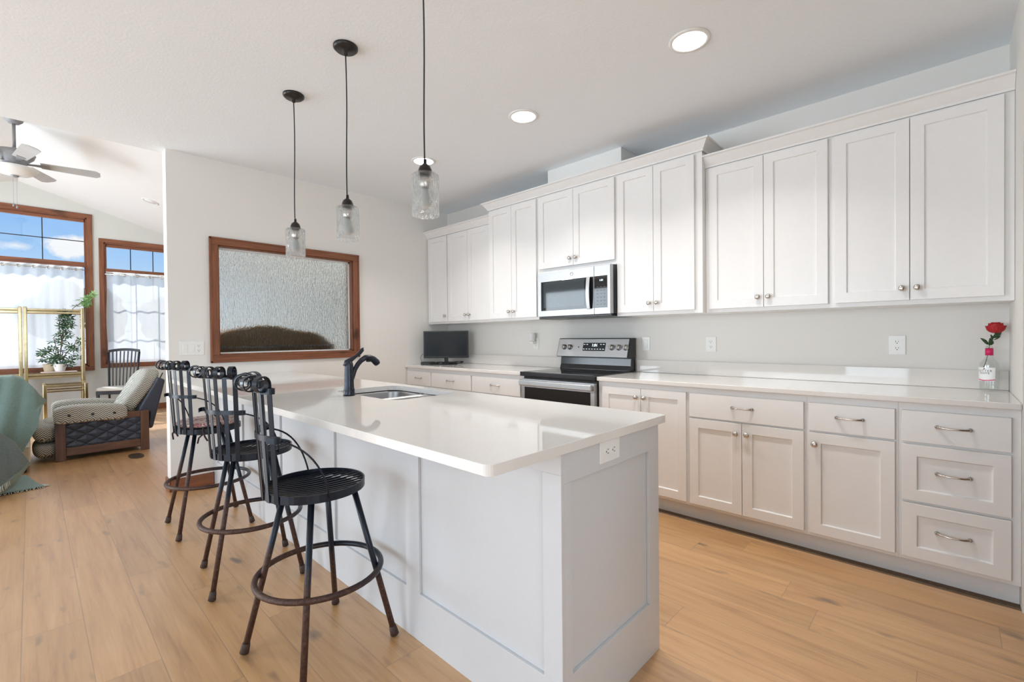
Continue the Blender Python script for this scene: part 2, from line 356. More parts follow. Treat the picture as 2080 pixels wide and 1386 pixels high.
# ------------------------------------------------------------------ helpers
def quad_box(bm, x0, x1, y0, y1, z0, z1):
    vs = [bm.verts.new(p) for p in ((x0,y0,z0),(x1,y0,z0),(x1,y1,z0),(x0,y1,z0),(x0,y0,z1),(x1,y0,z1),(x1,y1,z1),(x0,y1,z1))]
    for f in ((0,3,2,1),(4,5,6,7),(0,1,5,4),(1,2,6,5),(2,3,7,6),(3,0,4,7)): bm.faces.new([vs[i] for i in f])
    return vs
def box(*a):
    bm = bmesh.new(); quad_box(bm, *a); return bm
def boxes(*bs):
    bm = bmesh.new()
    for b_ in bs: quad_box(bm, *b_)
    return bm
def obj_box(bm, origin, ax, ay, az, x0, x1, y0, y1, z0, z1):
    vs = quad_box(bm, x0, x1, y0, y1, z0, z1)
    for v_ in vs: v_.co = Vector(origin) + Vector(ax)*v_.co.x + Vector(ay)*v_.co.y + Vector(az)*v_.co.z
def tube(bm, pts, r, n=10, closed=False, cap=True, smooth=True):
    pts = [Vector(p) for p in pts]; k = len(pts)
    rs = r if isinstance(r, (list, tuple)) else [r]*k
    rings = []; up = None
    for i, p in enumerate(pts):
        a = pts[(i-1) % k] if (closed or i > 0) else p
        b_ = pts[(i+1) % k] if (closed or i < k-1) else p
        d = (b_-a).normalized()
        if up is None:
            up = Vector((0, 0, 1)) if abs(d.z) < 0.9 else Vector((1, 0, 0))
        s_ = d.cross(up).normalized(); up = s_.cross(d).normalized()
        rings.append([bm.verts.new(p + (s_*math.cos(2*PI*j/n) + up*math.sin(2*PI*j/n))*rs[i]) for j in range(n)])
    for i in range(k if closed else k-1):
        A, B = rings[i], rings[(i+1) % k]
        off = 0
        if closed and i == k-1:
            off = min(range(n), key=lambda q: (A[0].co - B[q].co).length)
        for j in range(n):
            f = bm.faces.new((A[j], A[(j+1) % n], B[(j+1+off) % n], B[(j+off) % n])); f.smooth = smooth
    if cap and not closed:
        bm.faces.new(rings[0][::-1]); bm.faces.new(rings[-1])
    return bm
def strip(bm, pts, wdirs, wd, th):
    """flat bar: path points, width direction at each point"""
    pts = [Vector(p) for p in pts]; k = len(pts); rows = []
    for i, p in enumerate(pts):
        a = pts[max(i-1, 0)]; b_ = pts[min(i+1, k-1)]; d = (b_-a).normalized()
        wv_ = Vector(wdirs[i] if isinstance(wdirs, list) else wdirs).normalized(); nn = d.cross(wv_).normalized()
        w_ = wd[i] if isinstance(wd, (list, tuple)) else wd
        rows.append([bm.verts.new(p + wv_*(sx*w_/2) + nn*(sn*th/2)) for sx, sn in ((-1,-1),(1,-1),(1,1),(-1,1))])
    for i in range(k-1):
        for j in range(4): bm.faces.new((rows[i][j], rows[i][(j+1) % 4], rows[i+1][(j+1) % 4], rows[i+1][j]))
    bm.faces.new(rows[0][::-1]); bm.faces.new(rows[-1]); return bm
def lathe(bm, prof, origin=(0,0,0), axis=(0,0,1), n=24, closed=False):
    ax = Vector(axis).normalized(); e1 = (Vector((1,0,0)) if abs(ax.x) < 0.9 else Vector((0,1,0))).cross(ax).normalized(); e2 = ax.cross(e1)
    O = Vector(origin); rings = []
    for r, z in prof:
        if r < 1e-6: rings.append([bm.verts.new(O + ax*z)])
        else: rings.append([bm.verts.new(O + ax*z + (e1*math.cos(2*PI*j/n) + e2*math.sin(2*PI*j/n))*r) for j in range(n)])
    L = list(range(len(rings)-1)) + ([len(rings)-1] if closed else [])
    for i in L:
        A, B = rings[i], rings[(i+1) % len(rings)]
        for j in range(n):
            if len(A) == 1 and len(B) == 1: continue
            if len(A) == 1: f = bm.faces.new((A[0], B[(j+1) % n], B[j]))
            elif len(B) == 1: f = bm.faces.new((A[j], A[(j+1) % n], B[0]))
            else: f = bm.faces.new((A[j], A[(j+1) % n], B[(j+1) % n], B[j]))
            f.smooth = True
    if not closed:
        if len(rings[0]) > 1: bm.faces.new(rings[0][::-1])
        if len(rings[-1]) > 1: bm.faces.new(rings[-1])
    return bm
def prism(bm, poly, axis, a0, a1):
    """extrude polygon (list of 2D) along axis 'x','y','z' from a0 to a1"""
    def P3(p, a): return {'x': (a, p[0], p[1]), 'y': (p[0], a, p[1]), 'z': (p[0], p[1], a)}[axis]
    A = [bm.verts.new(P3(p, a0)) for p in poly]; B = [bm.verts.new(P3(p, a1)) for p in poly]
    bm.faces.new(A); bm.faces.new(B[::-1]); k = len(poly)
    for i in range(k): bm.faces.new((A[i], B[i], B[(i+1) % k], A[(i+1) % k]))
    return bm
def superbox(bm, c, h, e=5.0, n=14, warp=None):
    """soft cushion: a rounded box"""
    c = Vector(c); grid = {}
    def sp(a): return [(-1 + 2*i/n) for i in range(n+1)]
    for axis in range(3):
        for sgn in (-1, 1):
            for i in range(n+1):
                for j in range(n+1):
                    a, b_ = -1 + 2*i/n, -1 + 2*j/n
                    p = [0, 0, 0]; p[axis] = sgn; p[(axis+1) % 3] = a; p[(axis+2) % 3] = b_
                    L = (abs(p[0])**e + abs(p[1])**e + abs(p[2])**e)**(1/e)
                    q = Vector((p[0]/L*h[0], p[1]/L*h[1], p[2]/L*h[2]))
                    key = (axis, sgn, i, j)
                    q = q + c
                    if warp: q = Vector(warp(q))
                    grid[key] = bm.verts.new(q)
            for i in range(n):
                for j in range(n):
                    vs = [grid[(axis, sgn, i, j)], grid[(axis, sgn, i+1, j)], grid[(axis, sgn, i+1, j+1)], grid[(axis, sgn, i, j+1)]]
                    f = bm.faces.new(vs if sgn > 0 else vs[::-1]); f.smooth = True
    bmesh.ops.remove_doubles(bm, verts=bm.verts[:], dist=1e-5); return bm
def surf(bm, fn, nu, nv, thick=0.0):
    V = [[bm.verts.new(fn(i/nu, j/nv)) for j in range(nv+1)] for i in range(nu+1)]
    for i in range(nu):
        for j in range(nv):
            f = bm.faces.new((V[i][j], V[i+1][j], V[i+1][j+1], V[i][j+1])); f.smooth = True
    return bm

ROOTM = {}
def inv_of(parent):
    return ROOTM.get(parent.name, Matrix.Identity(4))
def obj(name, bm, material, parent=None, world=True, bevel=0.0, seg=2, solid=0.0, label=None, subsurf=0):
    """one mesh object; bm is in world coordinates unless world=False (thing-local)"""
    me = bpy.data.meshes.new(name)
    if parent is not None and world: bm.transform(inv_of(parent))
    bmesh.ops.recalc_face_normals(bm, faces=bm.faces[:])
    bm.to_mesh(me); bm.free()
    me.materials.append(MATS[material])
    o_ = bpy.data.objects.new(name, me); C.objects.link(o_)
    if parent is not None:
        o_.parent = parent
        ROOTM[o_.name] = inv_of(parent)
    if solid:
        md = o_.modifiers.new('solid', 'SOLIDIFY'); md.thickness = solid; md.offset = 0
    if bevel:
        md = o_.modifiers.new('bevel', 'BEVEL'); md.width = bevel; md.segments = seg; md.limit_method = 'ANGLE'; md.angle_limit = math.radians(40)
    if subsurf:
        md = o_.modifiers.new('sub', 'SUBSURF'); md.levels = subsurf; md.render_levels = subsurf
    if label: o_['label'] = label
    return o_
def thing(name, label, cat, loc=(0,0,0), rz=0.0, group=None):
    o_ = bpy.data.objects.new(name, None); C.objects.link(o_); o_.location = loc; o_.rotation_euler = (0, 0, rz)
    o_.empty_display_size = 0.05
    ROOTM[o_.name] = (Matrix.Translation(Vector(loc)) @ Matrix.Rotation(rz, 4, 'Z')).inverted()
    o_['label'] = label; o_['category'] = cat
    if group: o_['group'] = group
    return o_
def tag(o_, label, cat, group=None):
    o_['label'] = label; o_['category'] = cat
    if group: o_['group'] = group
    return o_
def struct(name, bm, material, parent=None, **kw):
    o_ = obj(name, bm, material, parent, **kw)
    if parent is None: o_['kind'] = 'structure'
    return o_
def struct_root(name, loc=(0,0,0)):
    o_ = bpy.data.objects.new(name, None); C.objects.link(o_); o_.location = loc; o_['kind'] = 'structure'
    ROOTM[o_.name] = Matrix.Translation(Vector(loc)).inverted(); return o_
def dup(root, loc, rz, label, group=None):
    r = root.copy(); C.objects.link(r); r.location = loc; r.rotation_euler = (0, 0, rz); r['label'] = label
    if group: r['group'] = group
    for ch in list(root.children):
        c_ = ch.copy(); C.objects.link(c_); c_.parent = r
        for g in list(ch.children):
            d_ = g.copy(); C.objects.link(d_); d_.parent = c_
    return r

# ------------------------------------------------------------------ room constants
XW, XL, YN, YP, YF, ZC = 3.62, -3.5, -0.227, 4.548, 10.25, 2.76
XE, TH = 0.767, 0.125
RIDX, RIDZ, SLOPE = -0.09, 3.665, 0.302
def vz(x): return RIDZ - SLOPE*abs(x - RIDX)

# ------------------------------------------------------------------ setting
# floor: planks stop short of the toe kick; the dark brown base shows there
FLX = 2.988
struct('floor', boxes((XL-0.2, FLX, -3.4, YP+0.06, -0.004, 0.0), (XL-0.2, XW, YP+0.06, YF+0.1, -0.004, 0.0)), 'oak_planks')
struct('floor_base', box(XL-0.2, XW+0.12, -3.4, YF+0.15, -0.10, -0.004), 'base_brown')
struct('ceiling', box(XL-0.1, XW+0.1, -3.4, YP+TH, ZC, ZC+0.12), 'ceiling_paint')
# vaulted living room ceiling
bm = bmesh.new(); prism(bm, [(RIDX, RIDZ), (XW+0.12, vz(XW+0.12)), (XW+0.12, vz(XW+0.12)+0.15), (RIDX, RIDZ+0.15)], 'y', YP+TH-0.01, YF+0.12)
struct('ceiling_vault_right', bm, 'vault_paint')
bm = bmesh.new(); prism(bm, [(RIDX, RIDZ), (RIDX, RIDZ+0.15), (XL-0.12, vz(XL-0.12)+0.15), (XL-0.12, vz(XL-0.12))], 'y', YP+TH-0.01, YF+0.12)
struct('ceiling_vault_left', bm, 'vault_paint')
struct('wall_back', box(XW, XW+0.12, YN-0.12, YP+TH, -0.004, ZC+0.01), 'wall_paint')
# partition with the textured window opening
WX0, WX1, WZ0, WZ1 = 1.115, 2.350, 1.088, 2.040
struct('wall_partition', boxes((XE, WX0, YP, YP+TH, -0.004, ZC+0.01), (WX1, XW, YP, YP+TH, -0.004, ZC+0.01), (WX0, WX1, YP, YP+TH, -0.004, WZ0), (WX0, WX1, YP, YP+TH, WZ1, ZC+0.01)), 'wall_paint')
# header above the flat ceiling towards the vault
bm = bmesh.new(); prism(bm, [(-3.1, ZC+0.01), (2.9, ZC+0.01), (RIDX, RIDZ+0.05)], 'y', YP+0.02, YP+TH-0.002)
struct('wall_header', bm, 'vault_paint')
# near right wall with the arched opening
AX0, AX1 = 1.95, 2.975
bm = boxes((AX1, XW, YN-0.12, YN, -0.004, ZC), (0.9, AX0, YN-0.12, YN, -0.004, ZC))
arch = [(AX0, 2.02)]
for i in range(0, 13):
    a = PI - PI*i/12; arch.append(((AX0+AX1)/2 + (AX1-AX0)/2*math.cos(a), 2.02 + 0.16*math.sin(a)))
poly = arch + [(AX1, ZC), (AX0, ZC)]
prism(bm, poly, 'y', YN-0.12, YN)
struct('wall_right', bm, 'wall_paint')
struct('wall_hall', boxes((1.02, XW, YN-1.6, YN-1.5, -0.004, ZC), (XW, XW+0.1, YN-1.6, YN-0.12, -0.004, ZC), (0.9, 1.02, -3.2, YN-0.12, -0.004, ZC)), 'wall_paint')
# door and dark casing in the arch
struct('trim_1', boxes((AX1+0.0, AX1+0.012, YN-0.122, YN-0.05, 0, 2.02)), 'door_wood_dark')
# left wall with patio window opening and living side window opening
def wall_x(name, x0, x1, y0, y1, ztop, holes, material):
    bl = []; y = y0
    for (a, b_, c, d) in sorted(holes):
        bl += [(x0, x1, y, a, -0.004, ztop), (x0, x1, a, b_, -0.004, c), (x0, x1, a, b_, d, ztop)]; y = b_
    bl.append((x0, x1, y, y1, -0.004, ztop))
    bl = [q for q in bl if q[5]-q[4] > 1e-4 and q[3]-q[2] > 1e-4]
    return struct(name, boxes(*bl), material)
struct('wall_behind', boxes((XL, -2.7, -3.32, -3.2, -0.004, ZC), (-0.3, 1.02, -3.32, -3.2, -0.004, ZC), (-2.7, -0.3, -3.32, -3.2, -0.004, 0.8), (-2.7, -0.3, -3.32, -3.2, 2.3, ZC)), 'wall_paint')
wall_x('wall_left', XL-0.12, XL, -3.32, YP+TH, ZC, [(0.5, 3.3, 0.02, 2.28)], 'wall_paint')
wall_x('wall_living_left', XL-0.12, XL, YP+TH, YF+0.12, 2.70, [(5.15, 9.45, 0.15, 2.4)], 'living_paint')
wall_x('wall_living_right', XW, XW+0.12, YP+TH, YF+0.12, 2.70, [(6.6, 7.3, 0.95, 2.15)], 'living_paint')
# far gable wall with two windows
G1 = (-0.87, 0.665, 0.80, 3.235); G2 = (0.87, 1.90, 0.83, 2.865); G3 = (2.45, 3.40, 0.83, 2.42)
bm = boxes((XL, G1[0], YF, YF+0.12, -0.004, 2.55), (G1[1], G2[0], YF, YF+0.12, -0.004, G2[3]), (G2[1], G3[0], YF, YF+0.12, -0.004, 2.55), (G3[1], XW, YF, YF+0.12, -0.004, 2.55), (G3[0], G3[1], YF, YF+0.12, -0.004, G3[2]), (G3[0], G3[1], YF, YF+0.12, G3[3], 2.55),
           (G1[0], G1[1], YF, YF+0.12, -0.004, G1[2]), (G2[0], G2[1], YF, YF+0.12, -0.004, G2[2]))
prism(bm, [(XL, 2.55), (G1[0], 2.55), (G1[0], G1[3]), (G1[0], vz(G1[0])), (XL, vz(XL))][::1], 'y', YF, YF+0.12)
prism(bm, [(G1[0], G1[3]), (G1[1], G1[3]), (G1[1], vz(G1[1])), (RIDX, RIDZ), (G1[0], vz(G1[0]))], 'y', YF, YF+0.12)
prism(bm, [(G1[1], G2[3]), (G2[0], G2[3]), (G2[0], vz(G2[0])), (G1[1], vz(G1[1]))], 'y', YF, YF+0.12)
prism(bm, [(G2[0], G2[3]), (G2[1], G2[3]), (G2[1], vz(G2[1])), (G2[0], vz(G2[0]))], 'y', YF, YF+0.12)
prism(bm, [(G2[1], 2.55), (XW, 2.55), (XW, vz(XW)+0.005), (G2[1], vz(G2[1]))], 'y', YF, YF+0.12)
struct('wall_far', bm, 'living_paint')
# boxed duct chase between the microwave cabinet and the ceiling
struct('wall_soffit', box(3.332, XW, 1.935, 2.702, 2.56, ZC), 'trim_white', bevel=0.003)
# baseboards
struct('baseboard_partition', boxes((XE-0.012, 1.066, YP-0.014, YP, 0, 0.10), (XE-0.014, XE, YP-0.014, YP+TH+0.014, 0, 0.10)), 'alder_x', bevel=0.004)
struct('baseboard_far', boxes((0.70, XW, YF-0.014, YF, 0, 0.10), (XL, -0.9, YF-0.014, YF, 0, 0.10)), 'alder_x', bevel=0.004)

# ------------------------------------------------------------------ windows
def frame_y(root, name, x0, x1, z0, z1, y0, y1, wd, parent_mats=('alder_x', 'alder_z'), bevel=0.004, bottom=None):
    """casing round an opening in a wall of constant y: two rails and two stiles"""
    bt = wd if bottom is None else bottom
    obj(name, boxes((x0-wd, x1+wd, y0, y1, z1, z1+wd), (x0-wd, x1+wd, y0, y1, z0-bt, z0)), parent_mats[0], root, bevel=bevel)
    obj(name, boxes((x0-wd, x0, y0, y1, z0, z1), (x1, x1+wd, y0, y1, z0, z1)), parent_mats[1], root, bevel=bevel)
r = struct_root('added_window_8', (-1.5, -3.2, 0.8))  # added window, out of view, framing the fill lamp behind the viewer
obj('casing', boxes((-2.765, -0.235, -3.2, -3.18, 2.3, 2.365), (-2.765, -0.235, -3.2, -3.18, 0.735, 0.8)), 'alder_x', r, bevel=0.004)
obj('casing', boxes((-2.765, -2.7, -3.2, -3.18, 0.8, 2.3), (-0.3, -0.235, -3.2, -3.18, 0.8, 2.3)), 'alder_z', r, bevel=0.004)
obj('sash', boxes((-2.7, -2.65, -3.28, -3.24, 0.8, 2.3), (-0.35, -0.3, -3.28, -3.24, 0.8, 2.3), (-1.53, -1.47, -3.28, -3.24, 0.8, 2.3), (-2.7, -0.3, -3.28, -3.24, 0.8, 0.85), (-2.7, -0.3, -3.28, -3.24, 2.25, 2.3)), 'alder_z', r, bevel=0.003)
obj('pane', box(-2.7, -0.3, -3.262, -3.258, 0.8, 2.3), 'pane_glass', r)
# window 1: textured glass in the partition
r = struct_root('window_1', (1.73, YP, WZ0))
frame_y(r, 'casing', WX0+0.004, WX1-0.004, WZ0+0.004, WZ1-0.004, YP-0.020, YP-0.0005, 0.066)
# raised outer and inner lips of the casing
obj('casing_bead', boxes((WX0-0.062, WX1+0.062, YP-0.026, YP-0.019, WZ1+0.044, WZ1+0.060), (WX0-0.062, WX1+0.062, YP-0.026, YP-0.019, WZ0-0.060, WZ0-0.044),
    (WX0-0.010, WX1+0.010, YP-0.024, YP-0.019, WZ1-0.003, WZ1+0.009), (WX0-0.010, WX1+0.010, YP-0.024, YP-0.019, WZ0-0.009, WZ0+0.003)), 'alder_x', r, bevel=0.003)
obj('casing_bead', boxes((WX0-0.062, WX0-0.046, YP-0.026, YP-0.019, WZ0-0.060, WZ1+0.060), (WX1+0.046, WX1+0.062, YP-0.026, YP-0.019, WZ0-0.060, WZ1+0.060),
    (WX0-0.009, WX0+0.003, YP-0.024, YP-0.019, WZ0, WZ1), (WX1-0.003, WX1+0.009, YP-0.024, YP-0.019, WZ0, WZ1)), 'alder_z', r, bevel=0.003)
obj('jamb', boxes((WX0, WX1, YP, YP+TH, WZ1-0.014, WZ1), (WX0, WX1, YP, YP+TH, WZ0, WZ0+0.014), (WX0, WX0+0.014, YP, YP+TH, WZ0, WZ1), (WX1-0.014, WX1, YP, YP+TH, WZ0, WZ1)), 'alder_z', r)
obj('glazing_stop', boxes((WX0+0.012, WX1-0.012, YP+0.050, YP+0.062, WZ1-0.030, WZ1-0.012), (WX0+0.012, WX1-0.012, YP+0.050, YP+0.062, WZ0+0.012, WZ0+0.026),
    (WX0+0.012, WX0+0.026, YP+0.050, YP+0.062, WZ0+0.012, WZ1-0.012), (WX1-0.026, WX1-0.012, YP+0.050, YP+0.062, WZ0+0.012, WZ1-0.012)), 'trim_white', r)
obj('textured_pane', box(WX0+0.013, WX1-0.013, YP+0.064, YP+0.070, WZ0+0.013, WZ1-0.013), 'rain_glass', r)

def gable_window(name, g, zt0, zt1, zl0, zl1, xs, hz, low_x=(), low_z=()):
    """tall window: transom above, curtained sash below; muntin bars as given"""
    x0, x1, z0, z1 = g
    r = struct_root(name, ((x0+x1)/2, YF, z0))
    frame_y(r, 'casing', x0, x1, z0, z1, YF-0.02, YF-0.0005, 0.065)
    obj('jamb', boxes((x0, x1, YF, YF+0.12, z1-0.02, z1), (x0, x1, YF, YF+0.12, z0, z0+0.02)), 'alder_x', r)
    obj('jamb', boxes((x0, x0+0.02, YF, YF+0.12, z0, z1), (x1-0.02, x1, YF, YF+0.12, z0, z1)), 'alder_z', r)
    obj('sash_rail', boxes((x0+0.02, x1-0.02, YF+0.02, YF+0.07, zt1, z1-0.02), (x0+0.02, x1-0.02, YF-0.01, YF+0.07, zl1, zt0), (x0+0.02, x1-0.02, YF+0.02, YF+0.07, z0+0.02, zl0)), 'alder_x', r, bevel=0.003)
    sd = 0.035
    obj('sash_stile', boxes((x0+0.02, x0+sd, YF+0.02, YF+0.07, z0+0.02, z1-0.02), (x1-sd, x1-0.02, YF+0.02, YF+0.07, z0+0.02, z1-0.02)), 'alder_z', r, bevel=0.003)
    obj('transom_pane', box(x0+sd, x1-sd, YF+0.045, YF+0.049, zt0, zt1), 'pane_glass', r)
    obj('lower_pane', box(x0+sd, x1-sd, YF+0.045, YF+0.049, zl0, zl1), 'pane_glass', r)
    mb = [(x-0.006, x+0.006, YF+0.040, YF+0.056, zt0, zt1) for x in xs] + [(x0+sd, x1-sd, YF+0.040, YF+0.056, z-0.006, z+0.006) for z in hz]
    obj('muntin', boxes(*mb), 'black_plastic', r)
    mb = [(x-0.006, x+0.006, YF+0.040, YF+0.056, zl0, zl1) for x in low_x] + [(x0+sd, x1-sd, YF+0.040, YF+0.056, z-0.006, z+0.006) for z in low_z]
    if mb: obj('muntin', boxes(*mb), 'black_plastic', r)
    return r
gable_window('window_2', G1, 2.505, 3.165, 0.85, 2.43, (-0.33, 0.152), (2.852,))
gable_window('window_3', G2, 2.435, 2.800, 0.88, 2.37, (1.22, 1.53), (), (1.22, 1.53), (1.38, 1.88))
gable_window('window_7', G3, 2.10, 2.36, 0.88, 2.04, (2.77, 3.08), (), (2.77, 3.08), (1.28, 1.68))
def side_window(name, x, sgn, y0, y1, z0, z1, nm):
    r = struct_root(name, (x, (y0+y1)/2, z0)); w_ = 0.065
    xa, xb = sorted((x, x + sgn*0.02))
    obj('casing', boxes((xa, xb, y0-w_, y1+w_, z1, z1+w_), (xa, xb, y0-w_, y1+w_, z0-w_ if z0 > 0.1 else z0-0.015, z0)), 'alder_y', r, bevel=0.004)
    obj('casing', boxes((xa, xb, y0-w_, y0, z0, z1), (xa, xb, y1, y1+w_, z0, z1)), 'alder_z', r, bevel=0.004)
    xm = x - sgn*0.06
    k = [(xm-0.02, xm+0.02, y0 + (y1-y0)*i/nm - 0.025, y0 + (y1-y0)*i/nm + 0.025, z0, z1) for i in range(nm+1)]
    obj('sash', boxes(*k, (xm-0.02, xm+0.02, y0, y1, z0, z0+0.05), (xm-0.02, xm+0.02, y0, y1, z1-0.05, z1)), 'alder_z', r, bevel=0.003)
    obj('pane', box(xm-0.002, xm+0.002, y0, y1, z0, z1), 'pane_glass', r)
side_window('window_4', XL, 1, 0.5, 3.3, 0.02, 2.28, 2)
side_window('window_5', XL, 1, 5.15, 9.45, 0.15, 2.4, 4)
side_window('window_6', XW, -1, 6.6, 7.3, 0.95, 2.15, 1)

# ------------------------------------------------------------------ cabinets
def shaker(xf, ya, yb, za, zb, th=0.019, st=0.057, dp=0.010):
    """shaker front facing -x: frame with a recessed flat panel"""
    bm = bmesh.new()
    def ring(x, i): return [bm.verts.new((x, y, z)) for y, z in ((ya+i, za+i), (yb-i, za+i), (yb-i, zb-i), (ya+i, zb-i))]
    o_, i1, i2, bk = ring(xf, 0), ring(xf, st), ring(xf+dp, st+0.003), ring(xf+th, 0)
    for A, B in ((o_, i1), (i1, i2), (bk, o_)):
        for k in range(4): bm.faces.new((A[k], A[(k+1) % 4], B[(k+1) % 4], B[k]))
    bm.faces.new(i2); bm.faces.new(bk[::-1]); return bm
def knob_bm(x, y, z):
    bm = bmesh.new()
    lathe(bm, [(0.0075, 0.0), (0.006, 0.004), (0.0055, 0.012), (0.010, 0.015), (0.0155, 0.020), (0.0165, 0.024), (0.0145, 0.028), (0.009, 0.031), (0.0, 0.032)], (x, y, z), (-1, 0, 0), 20); return bm
def pull_bm(x, y, z, L=0.115):
    """arched bar pull with flared feet"""
    bm = bmesh.new(); pts = []; rs = []
    for i in range(17):
        u = -1 + 2*i/16
        pts.append((x - 0.004 - 0.026*(1 - abs(u)**3.2), y + u*L/2, z + 0.000)); rs.append(0.0042 + 0.0040*abs(u)**4)
    tube(bm, pts, rs, 10)
    for s_ in (-1, 1): lathe(bm, [(0.0095, 0.0), (0.0085, 0.004), (0.006, 0.010), (0.0, 0.012)], (x, y + s_*L/2, z), (-1, 0, 0), 14)
    return bm
TFR = 0.019
def upper(label, y0, y1, z0, z1, xf, doors, zd0, zd1, group=None):
    """xf: plane of the door faces; doors: (ya, yb, side of the knob)"""
    r = thing('wall_cabinet', label, 'cabinet', (XW-0.16, (y0+y1)/2, z0), 0, group)
    obj('body', box(xf+TFR+0.0005, XW-0.001, y0+0.0001, y1-0.0001, z0, z1), 'cabinet_white', r, bevel=0.0004, seg=1)
    for ya, yb, ks in doors:
        d = obj('door', shaker(xf, ya, yb, zd0, zd1), 'cabinet_white', r, bevel=0.0015)
        ky = ya + 0.030 if ks < 0 else yb - 0.030
        obj('knob', knob_bm(xf, ky, zd0 + 0.064), 'nickel', d)
    return r
XU, XM = 3.295, 3.232
upper('narrow white single-door wall cabinet in the far corner above the television', 4.1575, 4.546, 1.382, 2.44, XU, [(4.166, 4.520, -1)], 1.407, 2.393)
upper('white two-door wall cabinet between the far corner cabinet and the taller run', 3.4115, 4.1575, 1.382, 2.44, XU, [(3.806, 4.150, -1), (3.458, 3.803, 1)], 1.407, 2.393)
upper('tall white two-door wall cabinet left of the microwave', 2.7515, 3.4105, 1.382, 2.54, XM, [(3.084, 3.398, -1), (2.768, 3.081, 1)], 1.407, 2.496)
upper('short white two-door wall cabinet directly above the microwave', 1.934, 2.7515, 1.800, 2.54, XM, [(2.349, 2.737, -1), (1.944, 2.346, 1)], 1.838, 2.496)
upper('tall white two-door wall cabinet right of the microwave', 1.254, 1.934, 1.382, 2.54, XM, [(1.614, 1.917, -1), (1.305, 1.611, 1)], 1.407, 2.496)
upper('white two-door wall cabinet right of the taller run, above two wall outlets', 0.5145, 1.2535, 1.382, 2.44, XU, [(0.881, 1.228, -1), (0.531, 0.878, 1)], 1.407, 2.391)
upper('white two-door wall cabinet at the right end above the rose bottle', YN+0.001, 0.5145, 1.382, 2.44, XU, [(0.1615, 0.497, -1), (-0.190, 0.1585, 1)], 1.407, 2.391)

def crown(label, y0, y1, xf, zb, zt, ret0=False, ret1=False):
    """crown moulding along y with mitred returns at open ends"""
    H = zt - zb
    prof = [(0.004, zb), (0.012, zb), (0.012, zb+0.012), (0.018, zb+0.020), (0.018+0.030, zb+H*0.80), (0.054, zb+H*0.84), (0.062, zb+H*0.86), (0.062, zt), (0.0, zt)]
    bm = bmesh.new(); rows = []
    for o_, z in prof:
        ya = y0 - (o_ if ret0 else 0); yb = y1 + (o_ if ret1 else 0)
        row = []
        if ret0: row.append((XW-0.002, ya, z))
        row += [(xf + TFR - o_, ya, z), (xf + TFR - o_, yb, z)]
        if ret1: row.append((XW-0.002, yb, z))
        rows.append([bm.verts.new(p) for p in row])
    for i in range(len(rows)-1):
        for j in range(len(rows[0])-1): bm.faces.new((rows[i][j], rows[i][j+1], rows[i+1][j+1], rows[i+1][j]))
    # flat top and back so that it is a solid piece
    inner = [bm.verts.new((XW-0.002, v_.co.y, zt)) for v_ in (rows[-1][0], rows[-1][-1])] if not (ret0 or ret1) else None
    if inner: bm.faces.new((rows[-1][0], rows[-1][-1], inner[1], inner[0]))
    elif ret0 and ret1: bm.faces.new(rows[-1])
    else:
        bm.faces.new(rows[-1])
    o_ = obj('crown_molding', bm, 'cabinet_white'); tag(o_, label, 'molding'); return o_
crown('white crown moulding over the lower wall cabinets in the far corner', 3.4115, 4.547, XU, 2.400, 2.478)
crown('white crown moulding along the taller middle wall cabinets over the microwave', 1.2545, 3.4105, XM, 2.508, 2.584, True, True)
crown('white crown moulding over the right-hand wall cabinets near the rose', YN+0.001, 1.2535, XU, 2.400, 2.478)

XB = 2.990   # faces of the base cabinet doors
def base(label, y0, y1, fronts, end_panel=False, group=None):
    """fronts: ('door', ya, yb, za, zb, knob side) / ('slab'|'shaker', ya, yb, za, zb)"""
    r = thing('base_cabinet', label, 'cabinet', (XW-0.3, (y0+y1)/2, -0.004), 0, group)
    obj('body', box(XB+TFR+0.0005, XW-0.001, y0-0.0003, y1+0.0003, 0.099, 0.883), 'cabinet_white', r, bevel=0.0004, seg=1)
    obj('toe_kick', box(3.068, XW-0.02, y0-0.0005 if y0 > 0 else y0, y1+0.0005 if y1 < 4.5 else y1, -0.004, 0.098), 'cabinet_white', r)
    for f in fronts:
        k, ya, yb, za, zb = f[:5]
        if k == 'door':
            d = obj('door', shaker(XB, ya, yb, za, zb), 'cabinet_white', r, bevel=0.0015)
            ky = ya + 0.030 if f[5] < 0 else yb - 0.030
            obj('knob', knob_bm(XB, ky, zb - 0.062), 'nickel', d)
        else:
            bm = box(XB, XB+TFR, ya, yb, za, zb) if k == 'slab' else shaker(XB, ya, yb, za, zb)
            d = obj('drawer', bm, 'cabinet_white', r, bevel=0.002)
            xh = XB if k == 'slab' else XB + 0.010
            obj('handle', pull_bm(xh, (ya+yb)/2, (za+zb)/2 + (0.006 if k == 'slab' else 0.008)), 'nickel', d)
    return r
D0, D1, DD0, DD1 = 0.119, 0.680, 0.691, 0.846
base('white two-door base cabinet right beside the range', 1.256, 1.953, [('door', 1.596, 1.915, D0, 0.848, -1), ('door', 1.268, 1.593, D0, 0.848, 1)])
base('white base cabinet with one wide drawer over two doors', 0.586, 1.255, [('slab', 0.597, 1.245, DD0, DD1), ('door', 0.924, 1.245, D0, D1, -1), ('door', 0.597, 0.921, D0, D1, 1)])
base('white base cabinet with one drawer over a single door', 0.190, 0.585, [('slab', 0.202, 0.573, DD0, DD1), ('door', 0.202, 0.573, D0, D1, 1)])
base('white three-drawer base cabinet at the right end of the run', YN+0.001, 0.189, [('slab', -0.196, 0.176, DD0, DD1), ('shaker', -0.196, 0.176, 0.400, 0.678), ('shaker', -0.196, 0.176, D0, 0.387)])
